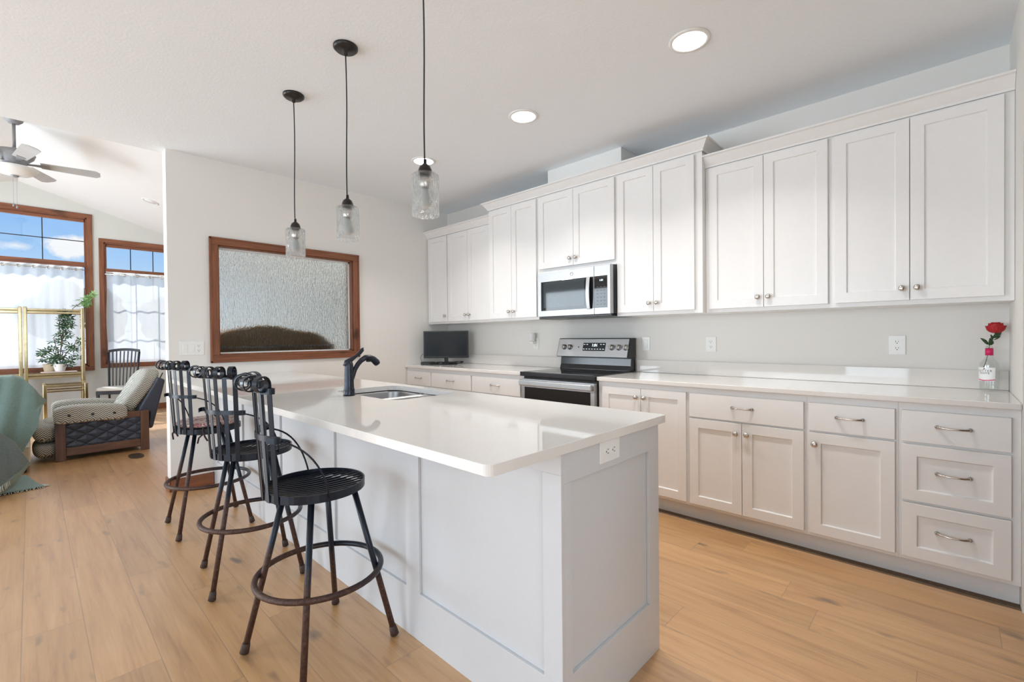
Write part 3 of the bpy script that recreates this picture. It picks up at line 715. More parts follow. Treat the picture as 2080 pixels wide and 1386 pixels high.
base('white base cabinet against the far wall, narrow drawer below the television', 4.072, 4.546, [('slab', 4.081, 4.528, DD0, DD1), ('door', 4.081, 4.528, D0, D1, -1)])
base('white base cabinet second from the far wall, drawer right of the television', 3.412, 4.071, [('slab', 3.420, 4.063, DD0, DD1), ('door', 3.745, 4.063, D0, D1, -1), ('door', 3.420, 3.742, D0, D1, 1)])
base('white base cabinet with drawer left of the range', 2.728, 3.411, [('slab', 2.760, 3.403, DD0, DD1), ('door', 3.083, 3.403, D0, D1, -1), ('door', 2.760, 3.080, D0, D1, 1)])

def counter(label, y0, y1):
    r = thing('countertop', label, 'countertop', (3.3, (y0+y1)/2, 0.884))
    obj('slab', box(2.976, XW-0.001, y0, y1, 0.884, 0.914), 'quartz', r, bevel=0.004)
    obj('backsplash', box(3.598, XW-0.001, y0, y1, 0.9145, 1.018), 'quartz', r, bevel=0.003)
counter('white quartz countertop with low backsplash right of the range', YN+0.001, 1.953)
counter('white quartz countertop with low backsplash left of the range under the television', 2.727, 4.546)

# ------------------------------------------------------------------ island
IX0, IX1, IY0 = 1.068, 1.688, 0.826
r = thing('kitchen_island', 'white panelled island base under the long quartz top', 'island', ((IX0+IX1)/2, 2.68, 0))
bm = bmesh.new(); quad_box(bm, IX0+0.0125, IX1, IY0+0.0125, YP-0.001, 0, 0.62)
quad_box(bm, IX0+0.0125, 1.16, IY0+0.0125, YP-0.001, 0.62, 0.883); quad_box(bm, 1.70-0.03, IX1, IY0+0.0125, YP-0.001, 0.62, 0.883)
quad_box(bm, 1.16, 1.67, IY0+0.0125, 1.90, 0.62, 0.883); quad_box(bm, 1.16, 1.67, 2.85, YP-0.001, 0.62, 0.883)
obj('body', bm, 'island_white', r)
pan = [(0.898, 1.547), (1.643, 2.291), (2.388, 3.036), (3.133, 3.780), (3.878, 4.455)]
bl = [(IX0, IX0+0.012, IY0, YP-0.001, 0, 0.194), (IX0, IX0+0.012, IY0, YP-0.001, 0.818, 0.883)]
ys = [IY0] + [q for p_ in pan for q in p_] + [YP-0.001]
for i in range(0, len(ys), 2): bl.append((IX0, IX0+0.012, ys[i], ys[i+1], 0.194, 0.818))
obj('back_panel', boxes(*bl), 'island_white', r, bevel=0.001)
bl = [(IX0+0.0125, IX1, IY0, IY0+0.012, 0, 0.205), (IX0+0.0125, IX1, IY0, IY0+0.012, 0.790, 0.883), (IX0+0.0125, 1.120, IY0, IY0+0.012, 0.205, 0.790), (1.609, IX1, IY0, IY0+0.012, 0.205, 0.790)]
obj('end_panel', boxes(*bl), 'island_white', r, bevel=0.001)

# island top with sink cut-out
def rrect(x0, x1, y0, y1, rad, n=6):
    pts = []
    for cx, cy, a0 in ((x1-rad, y1-rad, 0), (x0+rad, y1-rad, PI/2), (x0+rad, y0+rad, PI), (x1-rad, y0+rad, 1.5*PI)):
        for i in range(n+1): pts.append((cx + rad*math.cos(a0 + PI/2*i/n), cy + rad*math.sin(a0 + PI/2*i/n)))
    return pts
def holed_slab(outer, hole, z0, z1):
    bm = bmesh.new(); es = []
    for loop in (outer, hole):
        vs = [bm.verts.new((x, y, z1)) for x, y in loop]
        es += [bm.edges.new((vs[i], vs[(i+1) % len(vs)])) for i in range(len(vs))]
    bmesh.ops.triangle_fill(bm, edges=es, use_beauty=True)
    fs = bm.faces[:]
    ret = bmesh.ops.extrude_face_region(bm, geom=fs)
    for v_ in [g for g in ret['geom'] if isinstance(g, bmesh.types.BMVert)]: v_.co.z = z0
    return bm
CX0, CX1, CY0 = 0.7675, 1.7315, 0.8135
outer = [(CX1-0.008, CY0), (CX1, CY0+0.008), (CX1, YP-0.001), (CX0, YP-0.001)] + [(CX0+0.022-0.022*math.cos(a), CY0+0.022-0.022*math.sin(a)) for a in [PI/2*i/5 for i in range(6)]]
SX0, SX1, SY0, SY1 = 1.245, 1.662, 2.010, 2.668
hole = rrect(SX0, SX1, SY0, SY1, 0.075)
o_ = obj('island_countertop', holed_slab(outer, hole, 0.884, 0.914), 'quartz', bevel=0.003)
tag(o_, 'long white quartz island top with rounded front corner and sink cut-out', 'countertop')

# undermount double sink
r = thing('sink', 'stainless steel double-bowl sink set under the island top', 'sink', ((SX0+SX1)/2, (SY0+SY1)/2, 0.70))
def bowl(y0, y1, depth):
    bm = bmesh.new(); loops = []
    x0, x1 = SX0-0.006, SX1+0.006
    for ins, z, rad in ((-0.012, 0.8815, 0.075), (0.0, 0.8812, 0.072), (0.003, 0.870, 0.070), (0.010, 0.884-depth+0.04, 0.066), (0.022, 0.884-depth+0.012, 0.060), (0.045, 0.884-depth, 0.045)):
        loops.append([bm.verts.new((x, y, z)) for x, y in rrect(x0+ins, x1-ins, y0+ins, y1-ins, rad)])
    for A, B in zip(loops, loops[1:]):
        for i in range(len(A)):
            f = bm.faces.new((A[i], A[(i+1) % len(A)], B[(i+1) % len(A)], B[i])); f.smooth = True
    bm.faces.new(loops[-1]); return bm
MID = 2.325
obj('bowl', bowl(MID+0.013, SY1+0.006, 0.20), 'sink_steel', r, solid=0.001)
obj('bowl', bowl(SY0-0.006, MID-0.013, 0.20), 'sink_steel', r, solid=0.001)
obj('divider', box(SX0+0.02, SX1-0.02, MID-0.0125, MID+0.0125, 0.860, 0.8795), 'sink_steel', r, bevel=0.005)
for cy in ((MID+SY1)/2, (MID+SY0)/2):
    bm = bmesh.new(); lathe(bm, [(0.042, 0), (0.042, 0.003), (0.030, 0.004), (0.026, -0.0), (0.0, 0.001)], ((SX0+SX1)/2, cy, 0.6855), (0,0,1), 24); obj('drain', bm, 'nickel', r)

# faucet
FX, FY = 1.198, 2.375
r = thing('kitchen_faucet', 'dark bronze single-lever faucet beside the island sink', 'faucet', (FX, FY, 0.9145))
bm = bmesh.new(); lathe(bm, [(0.0, 0), (0.0305, 0), (0.0305, 0.010), (0.029, 0.022), (0.0275, 0.026), (0.0295, 0.030), (0.0285, 0.036), (0.0265, 0.042), (0.0250, 0.080), (0.0232, 0.135), (0.0228, 0.160), (0.0225, 0.168), (0.0200, 0.182), (0.012, 0.190), (0.0, 0.192)], (FX, FY, 0.9145), n=32)
obj('body', bm, 'faucet_bronze', r)
bm = bmesh.new(); pts = [(0.012, 0.070), (0.022, 0.104), (0.034, 0.140), (0.052, 0.168), (0.074, 0.190), (0.098, 0.203), (0.122, 0.204)]
tube(bm, [(FX+a, FY, 0.9145+b_) for a, b_ in pts], [0.010, 0.012, 0.013, 0.0135, 0.0135, 0.014, 0.015], 14)
obj('spout', bm, 'faucet_bronze', r)
bm = bmesh.new(); pts = [(0.072, 0.1885), (0.098, 0.2035), (0.122, 0.204), (0.146, 0.192), (0.166, 0.174), (0.174, 0.164)]
tube(bm, [(FX+a, FY, 0.9145+b_) for a, b_ in pts], [0.0142, 0.0150, 0.0165, 0.0185, 0.0200, 0.0170], 16)
sp = obj('spray_head', bm, 'faucet_bronze', r)
bm = bmesh.new(); superbox(bm, (FX+0.118, FY, 0.9145+0.184), (0.016, 0.008, 0.006), 3, 6); obj('spray_button', bm, 'black_plastic', sp)
bm = bmesh.new(); pts = [(-0.024, 0.166), (-0.010, 0.186), (0.014, 0.200), (0.040, 0.216), (0.064, 0.234), (0.080, 0.252), (0.086, 0.264)]
rows = []
for k_, ((a, b_), wd, th) in enumerate(zip(pts, (0.024, 0.036, 0.030, 0.022, 0.024, 0.024, 0.008), (0.020, 0.034, 0.025, 0.017, 0.020, 0.022, 0.005))):
    a0, a1 = pts[max(k_-1, 0)], pts[min(k_+1, len(pts)-1)]; dl = math.hypot(a1[0]-a0[0], a1[1]-a0[1]); nx_, nz_ = -(a1[1]-a0[1])/dl, (a1[0]-a0[0])/dl
    rows.append([bm.verts.new((FX + a + nx_*math.sin(q)*th/2, FY + math.cos(q)*wd/2, 0.9145 + b_ - 0.004 + nz_*math.sin(q)*th/2)) for q in [2*PI*j/12 for j in range(12)]])
for A, B in zip(rows, rows[1:]):
    for j in range(12):
        f = bm.faces.new((A[j], A[(j+1) % 12], B[(j+1) % 12], B[j])); f.smooth = True
bm.faces.new(rows[0]); bm.faces.new(rows[-1])
obj('lever', bm, 'faucet_bronze', r)

# ------------------------------------------------------------------ text
def text_mesh(body, size, extrude=0.0004, space=1.0):
    cu = bpy.data.curves.new('lettering', 'FONT'); cu.body = body; cu.size = size; cu.extrude = extrude; cu.align_x = 'CENTER'; cu.align_y = 'CENTER'; cu.space_character = space
    o_ = bpy.data.objects.new('lettering', cu); C.objects.link(o_)
    dg = bpy.context.evaluated_depsgraph_get(); dg.update()
    me = bpy.data.meshes.new_from_object(o_.evaluated_get(dg))
    bm = bmesh.new(); bm.from_mesh(me)
    bpy.data.objects.remove(o_); bpy.data.curves.remove(cu); bpy.data.meshes.remove(me)
    return bm
def text_on_x(body, size, x, y, z, space=1.0, tilt=0.0):
    """lettering facing -x: text right runs towards -y"""
    bm = text_mesh(body, size, space=space)
    for v_ in bm.verts:
        u, q, d = v_.co
        v_.co = Vector((x - d + q*math.tan(tilt), y - u, z + q))
    return bm

# ------------------------------------------------------------------ range
r = thing('kitchen_range', 'stainless steel and black electric range between the base cabinets', 'range', (3.28, 2.34, -0.004))
RY0, RY1 = 1.960, 2.720
obj('body', boxes((3.000, 3.600, RY0, RY1, 0.05, 0.880), (3.06, 3.58, RY0+0.02, RY1-0.02, -0.004, 0.05)), 'black_enamel', r, bevel=0.003)
obj('cooktop', boxes((2.945, 3.000, RY0, RY1, 0.884, 0.922), (3.0005, 3.545, RY0, RY1, 0.8805, 0.921)), 'black_enamel', r, bevel=0.005, seg=3)
ct = obj('cooktop_glass', box(2.975, 3.53, RY0+0.022, RY1-0.022, 0.9215, 0.9235), 'black_glass', r)
for (cx, cy, rad) in ((3.12, 2.15, 0.105), (3.12, 2.53, 0.09), (3.38, 2.15, 0.08), (3.38, 2.53, 0.105)):
    bm = bmesh.new(); lathe(bm, [(rad, 0), (rad, 0.0003), (rad-0.003, 0.0003), (rad-0.003, 0)], (cx, cy, 0.9236), n=40, closed=True); obj('burner_ring', bm, 'micro_glass', ct)
od = obj('oven_door', boxes((2.962, 2.998, RY0+0.004, RY1-0.004, 0.790, 0.862), (2.962, 2.998, RY0+0.004, RY0+0.05, 0.26, 0.790), (2.962, 2.998, RY1-0.05, RY1-0.004, 0.26, 0.790), (2.962, 2.998, RY0+0.05, RY1-0.05, 0.26, 0.33)), 'steel', r, bevel=0.002)
obj('oven_window', box(2.960, 2.990, RY0+0.0405, RY1-0.0405, 0.31, 0.790), 'oven_glass', od)
bm = bmesh.new(); quad_box(bm, 2.918, 2.934, RY0+0.008, RY1-0.008, 0.806, 0.852)
for y in (RY0+0.03, RY1-0.03): quad_box(bm, 2.930, 2.965, y-0.016, y+0.016, 0.815, 0.845)
obj('oven_handle', bm, 'steel', od, bevel=0.007, seg=3)
obj('storage_drawer', box(2.965, 2.998, RY0+0.004, RY1-0.004, 0.06, 0.25), 'steel', r, bevel=0.003)
# back: sloping black riser and tilted control panel
bm = bmesh.new(); prism(bm, [(3.505, 0.922), (3.600, 0.922), (3.600, 1.045), (3.530, 1.045), (3.522, 0.965)], 'y', RY0+0.006, RY1-0.006); obj('riser', bm, 'black_enamel', r, bevel=0.003)
bm = bmesh.new(); prism(bm, [(3.462, 1.034), (3.600, 1.034), (3.600, 1.206), (3.512, 1.206)], 'y', RY0, RY1); cp = obj('control_console', bm, 'black_plastic', r, bevel=0.006, seg=3)
tl_ = math.atan2(0.050, 0.172)
def on_panel(z, off=0.0): return 3.462 + (z-1.034)*0.050/0.172 - off
bm = bmesh.new(); prism(bm, [(on_panel(1.040, 0.004), 1.040), (on_panel(1.040, -0.003), 1.040), (on_panel(1.200, -0.003), 1.200), (on_panel(1.200, 0.004), 1.200)], 'y', RY0+0.010, RY1-0.008)
obj('control_fascia', bm, 'steel', cp, bevel=0.002)
bm = bmesh.new(); prism(bm, [(on_panel(1.092, 0.006), 1.092), (on_panel(1.092, 0.0), 1.092), (on_panel(1.164, 0.0), 1.164), (on_panel(1.164, 0.006), 1.164)], 'y', 2.193, 2.430)
obj('display', bm, 'screen_glass', cp, bevel=0.002)
obj('clock_digits', text_on_x('1:01', 0.034, on_panel(1.142, 0.0065), 2.305, 1.142, 1.05, tl_), 'clock_glow', cp)
bm = bmesh.new()
for i in range(8):
    for z in (1.108, 1.150):
        y = 2.415 - i*0.029
        if z > 1.14 and 2 <= i <= 5: continue
        quad_box(bm, on_panel(z, 0.0068), on_panel(z, 0.0055), y-0.008, y+0.008, z-0.002, z+0.002)
obj('button_marks', bm, 'logo_grey', cp)
nx = Vector((-math.cos(tl_), 0, math.sin(tl_)))
for y in (2.640, 2.575, 2.125, 2.058, 1.990):
    bm = bmesh.new(); o3 = (on_panel(1.123, 0.004), y, 1.123)
    lathe(bm, [(0.026, 0), (0.026, 0.006), (0.0225, 0.009), (0.021, 0.026), (0.018, 0.030), (0.0, 0.030)], o3, nx, 24)
    k = obj('control_knob', bm, 'steel', r)
    bm = bmesh.new(); obj_box(bm, Vector(o3) + nx*0.030, (0, 1, 0), nx.cross(Vector((0, 1, 0))), nx, -0.005, 0.005, -0.019, 0.019, 0, 0.010); obj('knob_grip', bm, 'nickel', k, bevel=0.002)
obj('light_switch_mark', box(on_panel(1.124, 0.0055), on_panel(1.124, 0.003), 2.472, 2.484, 1.116, 1.132), 'black_plastic', cp)

# ------------------------------------------------------------------ microwave
r = thing('microwave_oven', 'stainless steel over-the-range microwave with dark glass door', 'microwave', (3.38, 2.31, 1.393))
MY0, MY1, MZ0, MZ1 = 1.938, 2.690, 1.393, 1.796
obj('body', box(3.205, 3.60, MY0, MY1, MZ0+0.012, MZ1), 'black_enamel', r, bevel=0.002)
obj('side_trim', boxes((3.172, 3.2045, MY0, MY1, MZ0+0.012, MZ1),), 'steel', r, bevel=0.002)
obj('vent_base', boxes((3.190, 3.58, MY0+0.01, MY1-0.01, MZ0-0.008, MZ0+0.011),), 'black_plastic', r, bevel=0.003)
dr = obj('door', box(3.158, 3.1715, 2.090, MY1-0.001, MZ0+0.008, MZ1-0.004), 'steel', r, bevel=0.003)
obj('door_window', box(3.1565, 3.160, 2.0935, 2.648, 1.452, 1.708), 'black_glass', dr, bevel=0.001)
obj('door_screen', box(3.1555, 3.1575, 2.182, 2.620, 1.478, 1.700), 'micro_glass', dr)
bm = bmesh.new(); pts = [(3.152 - 0.024*math.sin(PI*(0.12 + 0.76*i/10)), 2.134, 1.446 + 0.262*i/10) for i in range(11)]
strip(bm, pts, (0, 1, 0), 0.034, 0.009); obj('handle', bm, 'steel', dr, bevel=0.003)
cpn = obj('control_panel', box(3.158, 3.1715, MY0+0.001, 2.0885, MZ0+0.008, MZ1-0.004), 'steel', r, bevel=0.003)
obj('keypad', box(3.1565, 3.160, 1.965, 2.0870, 1.452, 1.708), 'black_glass', cpn, bevel=0.001)
obj('clock_digits', text_on_x('1:01', 0.020, 3.1560, 2.020, 1.672, 1.05), 'clock_glow', cpn)
bm = bmesh.new()
for i in range(3):
    for j in range(6): quad_box(bm, 3.1560, 3.1566, 2.055-i*0.032-0.008, 2.055-i*0.032+0.008, 1.480+j*0.028-0.002, 1.480+j*0.028+0.002)
obj('key_marks', bm, 'key_grey', cpn)
bm = bmesh.new(); lathe(bm, [(0.0155, 0), (0.0155, 0.002), (0.0135, 0.0028), (0.0, 0.0028)], (3.158, 2.312, 1.752), (-1, 0, 0), 28)
lathe(bm, [(0.012, 0.0028), (0.012, 0.0034), (0.0108, 0.0034), (0.0108, 0.0028)], (3.158, 2.312, 1.752), (-1, 0, 0), 28, closed=True)
em = obj('round_emblem', bm, 'logo_grey', dr)

# ------------------------------------------------------------------ wall plates
def outlet_faces(parent, fy, centre, hor):
    """two duplex receptacle faces; fy maps (u, v, depth) to world"""
    for s_ in (-1, 1):
        bm = bmesh.new(); u0, v0 = (s_*0.0195, 0) if hor else (0, s_*0.0195)
        pts = [(u0 + 0.0165*math.cos(a), v0 + 0.0150*math.sin(a)) for a in [2*PI*i/24 for i in range(24)]]
        A = [bm.verts.new(fy(u, v, 0.0060)) for u, v in pts]; B = [bm.verts.new(fy(u, v, 0.0075)) for u, v in pts]
        bm.faces.new(B)
        for i in range(24): bm.faces.new((A[i], A[(i+1) % 24], B[(i+1) % 24], B[i]))
        f = obj('receptacle', bm, 'plate_white', parent)
        bm = bmesh.new()
        for du, dv, hu, hv in ((-0.0062, 0.003, 0.0012, 0.0042), (0.0062, 0.003, 0.0012, 0.0036), (0, -0.0075, 0.0024, 0.0024)):
            if hor: du, dv, hu, hv = dv, du, hv, hu
            q = [bm.verts.new(fy(u0+du+a*hu, v0+dv+b_*hv, 0.0079)) for a, b_ in ((-1,-1),(1,-1),(1,1),(-1,1))]
            bm.faces.new(q)
        obj('slot', bm, 'dark_slot', f)
def plate_on_x(label, cat, y, z, wd, hh, x=XW):
    r = thing('outlet_plate' if cat == 'outlet' else 'switch_plate', label, cat, (x, y, z))
    obj('cover', box(x-0.006, x-0.0003, y-wd/2, y+wd/2, z-hh/2, z+hh/2), 'plate_white', r, bevel=0.002)
    return r
for y, lab in ((1.335, 'white wall outlet above the counter, nearer the range'), (0.234, 'white wall outlet above the counter, nearer the rose bottle')):
    r = plate_on_x(lab, 'outlet', y, 1.154, 0.079, 0.116)
    outlet_faces(r, lambda u, v, d, y=y: (XW-d, y-u, 1.154+v), None, False)
r = plate_on_x('white rocker light switch just right of the range', 'switch', 1.876, 1.156, 0.072, 0.116)
obj('rocker', box(XW-0.009, XW-0.0055, 1.876-0.0165, 1.876+0.0165, 1.156-0.033, 1.156+0.033), 'plate_white', r, bevel=0.0015)
r = plate_on_x('white wall outlet left of the range holding the plug-in night light', 'outlet', 3.108, 1.155, 0.075, 0.116)
outlet_faces(r, lambda u, v, d: (XW-d, 3.108-u, 1.155+v), None, False)
r = thing('night_light', 'white textured plug-in night light left of the range', 'night light', (XW-0.03, 3.118, 1.17))
bm = bmesh.new(); lathe(bm, [(0.024, 0.0), (0.030, 0.010), (0.037, 0.075), (0.040, 0.086), (0.036, 0.086), (0.033, 0.075), (0.022, 0.006)], (XW-0.050, 3.122, 1.175), n=20, closed=True); obj('shade', bm, 'pot_white', r)
obj('plug_base', box(XW-0.060, XW-0.0085, 3.122-0.020, 3.122+0.020, 1.150, 1.182), 'plate_white', r, bevel=0.004)
# island end outlet, horizontal
r = thing('outlet_plate', 'white double outlet on the near end of the island', 'outlet', (1.329, IY0, 0.848))
obj('cover', box(1.269, 1.389, IY0-0.006, IY0-0.0003, 0.811, 0.883), 'plate_white', r, bevel=0.002)
outlet_faces(r, lambda u, v, d: (1.329+u, IY0-d, 0.847+v), None, True)
# partition three gang plate
r = thing('switch_plate', 'wide white plate with two rockers and an outlet left of the textured window', 'switch', (0.923, YP, 1.156))
obj('cover', box(0.838, 1.008, YP-0.006, YP-0.0003, 1.098, 1.215), 'plate_white', r, bevel=0.002)
for x in (0.876, 0.923): obj('rocker', box(x-0.0165, x+0.0165, YP-0.009, YP-0.0055, 1.156-0.033, 1.156+0.033), 'plate_white', r, bevel=0.0015)
outlet_faces(r, lambda u, v, d: (0.970+u, YP-d, 1.156+v), None, False)

# ------------------------------------------------------------------ ceiling lights
def can(x, y, z, label, nrm=(0, 0, -1), glow=True, power=E_CAN):
    r = thing('recessed_light', label, 'ceiling light', (x, y, z), 0, 'recessed lights in the ceiling')
    bm = bmesh.new(); lathe(bm, [(0.103, 0.0004), (0.103, 0.005), (0.084, 0.008), (0.082, 0.0004)], (x, y, z), nrm, 32, closed=True); obj('trim_ring', bm, 'plate_white', r)
    bm = bmesh.new(); lathe(bm, [(0.083, 0.0008), (0.083, 0.0035), (0.0, 0.0045)], (x, y, z), nrm, 32); obj('lens', bm, 'can_glow' if glow else 'plate_white', r)
    if power:
        l = bpy.data.lights.new('recessed_lamp', 'AREA'); l.shape = 'DISK'; l.size = 0.15; l.energy = power; l.spread = math.radians(118); l.color = (1, 0.97, 0.93)
        lo = bpy.data.objects.new('recessed_lamp', l); C.objects.link(lo); lo.location = Vector((x, y, z)) + Vector(nrm)*0.02
        lo.rotation_euler = Vector(nrm).to_track_quat('-Z', 'Y').to_euler()
can(2.387, 0.983, ZC, 'bright recessed ceiling light nearest the viewer')
can(2.388, 2.149, ZC, 'bright recessed ceiling light in the middle of the kitchen row')
can(2.378, 3.311, ZC, 'bright recessed ceiling light seen just above the nearest pendant')
lx, ly = 1.245, 8.5
can(lx, ly, vz(lx), 'unlit recessed light in the sloping living room ceiling', (-SLOPE/math.hypot(1, SLOPE), 0, -1/math.hypot(1, SLOPE)), False, 0)

# ------------------------------------------------------------------ pendants
def make_pendant(x, y, label):
    r = thing('pendant_light', label, 'pendant light', (x, y, 1.745), 0, 'pendants over the island')
    bm = bmesh.new(); lathe(bm, [(0.0, 0.0), (0.062, 0.0), (0.062, 0.010), (0.052, 0.020), (0.012, 0.026), (0.010, 0.045), (0.0, 0.046)], (x, y, ZC-0.0005), (0, 0, -1), 32); obj('canopy', bm, 'pendant_bronze', r)
    bm = bmesh.new(); k = 14; zt, zb = ZC-0.045, 1.985
    tube(bm, [(x + 0.0035*math.sin(5.2*i/k), y + 0.002*math.sin(3.7*i/k), zt + (zb-zt)*i/k) for i in range(k+1)], 0.0033, 8); obj('cord', bm, 'pendant_cord', r)
    bm = bmesh.new(); lathe(bm, [(0.0, 0.062), (0.0065, 0.062), (0.0075, 0.044), (0.012, 0.040), (0.022, 0.032), (0.028, 0.018), (0.030, 0.004), (0.030, 0.0), (0.0, 0.0)], (x, y, 1.921), n=24); obj('socket_cap', bm, 'pendant_bronze', r)
    bm = bmesh.new(); lathe(bm, [(0.022, 1.9205), (0.022, 1.868), (0.018, 1.862), (0.0, 1.862), ], (x, y, 0), n=20); obj('socket', bm, 'nickel', r)
    R = 0.0575
    prof = [(0.027, 1.9205), (R-0.006, 1.920), (R, 1.914), (R, 1.840), (R, 1.748), (R-0.002, 1.745), (R-0.004, 1.748), (R-0.004, 1.840), (R-0.004, 1.912), (R-0.008, 1.9165), (0.027, 1.9170)]
    bm = bmesh.new(); lathe(bm, prof, (x, y, 0), n=40, closed=True); obj('glass_shade', bm, 'shade_glass', r)
    bm = bmesh.new(); lathe(bm, [(0.0, 1.775), (0.012, 1.777), (0.022, 1.786), (0.026, 1.800), (0.023, 1.820), (0.015, 1.842), (0.013, 1.861)], (x, y, 0), n=20); obj('bulb', bm, 'fan_glass', r)
    return r
make_pendant(1.166, 1.612, 'clear hammered-glass pendant hanging nearest, its canopy out of frame')
make_pendant(1.165, 2.300, 'clear hammered-glass pendant in the middle of the row over the island')
make_pendant(1.164, 2.988, 'clear hammered-glass pendant hanging farthest, in front of the textured window')

# ------------------------------------------------------------------ bar stools
def make_stool(label, loc, leg_rz, seat_off, back_rz, gap, cushion=False):
    """thing-local coordinates, z = 0 at the floor; back_rz: direction of the back"""
    r = thing('bar_stool', label, 'stool', (loc[0], loc[1], 0), 0, 'iron bar stools along the island')
    L = lambda nm, bm, m_, p=r, **kw: obj(nm, bm, m_, p, world=False, **kw)
    for k in range(4):
        a = leg_rz + k*PI/2; d = Vector((math.cos(a), math.sin(a), 0))
        top = d*0.128 + Vector((0, 0, 0.630)); ft = d*0.286 + Vector((0, 0, 0.004))
        bm = bmesh.new(); tube(bm, [top, top.lerp(ft, 0.5), ft], 0.0118, 12); lg = L('leg', bm, 'iron')
        bm = bmesh.new(); dn = (ft-top).normalized(); tube(bm, [ft - dn*0.042, ft - dn*0.03, ft - dn*0.004], [0.0135, 0.0155, 0.0175], 12); L('foot', bm, 'ferrule_brown', lg)
    bm = bmesh.new(); tube(bm, [(0.232*math.cos(2*PI*i/48), 0.232*math.sin(2*PI*i/48), 0.305) for i in range(48)], 0.0115, 10, closed=True); L('foot_ring', bm, 'iron')
    sc = Vector((seat_off[0], seat_off[1], 0)); ZS, RS = 0.662, 0.187
    bm = bmesh.new(); lathe(bm, [(0.0, 0.618), (0.142, 0.618), (0.142, 0.631), (0.0, 0.631)], (0, 0, 0), n=28); L('swivel_plate', bm, 'iron')
    # seat rim
    bm = bmesh.new(); n = 56
    lathe(bm, [(RS, ZS-0.030), (RS, ZS), (RS-0.006, ZS), (RS-0.006, ZS-0.030)], sc, n=n, closed=True)
    for f in bm.faces: f.smooth = False
    L('seat_rim', bm, 'iron')
    ur = Vector((math.cos(back_rz), math.sin(back_rz), 0)); vr = Vector((-ur.y, ur.x, 0))
    def on_rim(phi, rad=RS, z=ZS): return sc + (ur*math.cos(phi) + vr*math.sin(phi))*rad + Vector((0, 0, z))
    # seat rods fanning from the back to the front rim
    bm = bmesh.new(); K = 15
    for i in range(K):
        q = -1 + 2*i/(K-1); a = on_rim(q*0.80, RS-0.004, ZS-0.010); b_ = on_rim(PI - q*1.22, RS-0.004, ZS-0.010)
        pts = []
        for j in range(9):
            t_ = j/8; p_ = a.lerp(b_, t_); p_.z -= 0.012*math.sin(PI*t_)*(1-0.4*abs(q)); pts.append(p_)
        dv = (b_-a).normalized(); strip(bm, pts, dv.cross(Vector((0, 0, 1))), 0.0085, 0.005)
    L('seat_rods', bm, 'iron')
    # upright straps ending in scrolls
    phis = [gap*(k-2.5) for k in range(6)]; HA = gap*2.5
    for i, ph in enumerate(phis):
        d = ur*math.cos(ph) + vr*math.sin(ph); tng = Vector((0, 0, 1)).cross(d).normalized()
        pts = []; base_ = sc + d*(RS+0.003)
        lean = lambda z: 0.024*((z-ZS)/0.38)
        for j in range(9):
            z = ZS-0.030 + (1.068-ZS+0.030)*j/8; pts.append(base_ + d*lean(z) + Vector((0, 0, z)))
        top = pts[-1]
        # arch outwards then spiral in
        R0 = 0.030; cx = top + d*R0
        for j in range(1, 34):
            a = PI - j*(2*PI*1.45)/33; rr = R0*(1 - 0.55*max(0, (j-9)/24))
            cc = cx + d*(0.0)
            pts.append(cc + d*(rr*math.cos(a)) + Vector((0, 0, rr*math.sin(a))))
        bm = bmesh.new(); strip(bm, pts, tng, 0.021, 0.0035); L('back_strap', bm, 'iron')
    def band(z, rad, ph, hook, nm):
        bm = bmesh.new(); pts = []; ds = []
        for j in range(25):
            a = -ph + 2*ph*j/24; pts.append(on_rim(a, rad, z))
        # hooks at the ends curl back outside
        def hk(a, sgn):
            e = on_rim(a, rad, z); d = (ur*math.cos(a) + vr*math.sin(a)); tg = Vector((0, 0, 1)).cross(d)*sgn; res = []
            for j in range(1, 9):
                b_ = PI*j/8; res.append(e + tg*(0.012*math.sin(b_)) + d*(0.012*(1-math.cos(b_))))
            for j in range(1, 3): res.append(res[-1] - tg*0.016)
            return res
        if hook: pts = hk(-ph, -1)[::-1] + pts + hk(ph, 1)
        strip(bm, pts, (0, 0, 1), 0.021, 0.0035); L(nm, bm, 'iron')
    band(1.046, RS+0.003+0.0242+0.004, HA+0.10, True, 'top_band')
    band(0.872, RS+0.003+0.0133+0.004, HA+0.15, True, 'middle_band')
    # bowed braces from the middle band to the rim
    for s_ in (-1, 1):
        bm = bmesh.new(); a = on_rim(s_*(HA+0.13), RS+0.016, 0.866); b_ = on_rim(s_*(HA+1.0), RS+0.004, ZS-0.016); ctrl = on_rim(s_*(HA+0.85), RS+0.035, 0.832)
        pts = [a*(1-t_)**2 + ctrl*(2*t_*(1-t_)) + b_*t_**2 for t_ in [j/12 for j in range(13)]]
        tube(bm, pts, 0.0036, 8); L('brace', bm, 'iron')
    if cushion:
        bm = bmesh.new(); superbox(bm, (sc.x, sc.y, ZS+0.022), (0.172, 0.172, 0.026), 2.6, 16); cu = L('cushion', bm, 'cushion_floral', label='floral burgundy and cream seat cushion')
        bm = bmesh.new()
        for s_ in (-1, 1):
            p0 = on_rim(s_*0.9, RS-0.01, ZS+0.01)
            tube(bm, [p0, on_rim(s_*0.9, RS+0.014, ZS-0.005), on_rim(s_*0.95, RS+0.012, ZS-0.045), on_rim(s_*1.02, RS+0.006, ZS-0.075)], 0.005, 8)
            tube(bm, [on_rim(s_*0.9, RS+0.012, ZS-0.03), on_rim(s_*0.8, RS+0.018, ZS-0.05), on_rim(s_*0.75, RS+0.010, ZS-0.085)], 0.005, 8)
        L('cushion_tie', bm, 'cushion_tie', cu)
    return r
make_stool('black wrought iron bar stool standing nearest to the viewer', (0.789, 1.824), math.radians(54), (-0.014, 0.004), math.radians(168), 0.252)
make_stool('black wrought iron bar stool in the middle of the three, no cushion', (0.797, 2.672), math.radians(37), (0.008, 0.0), math.radians(200), 0.236)
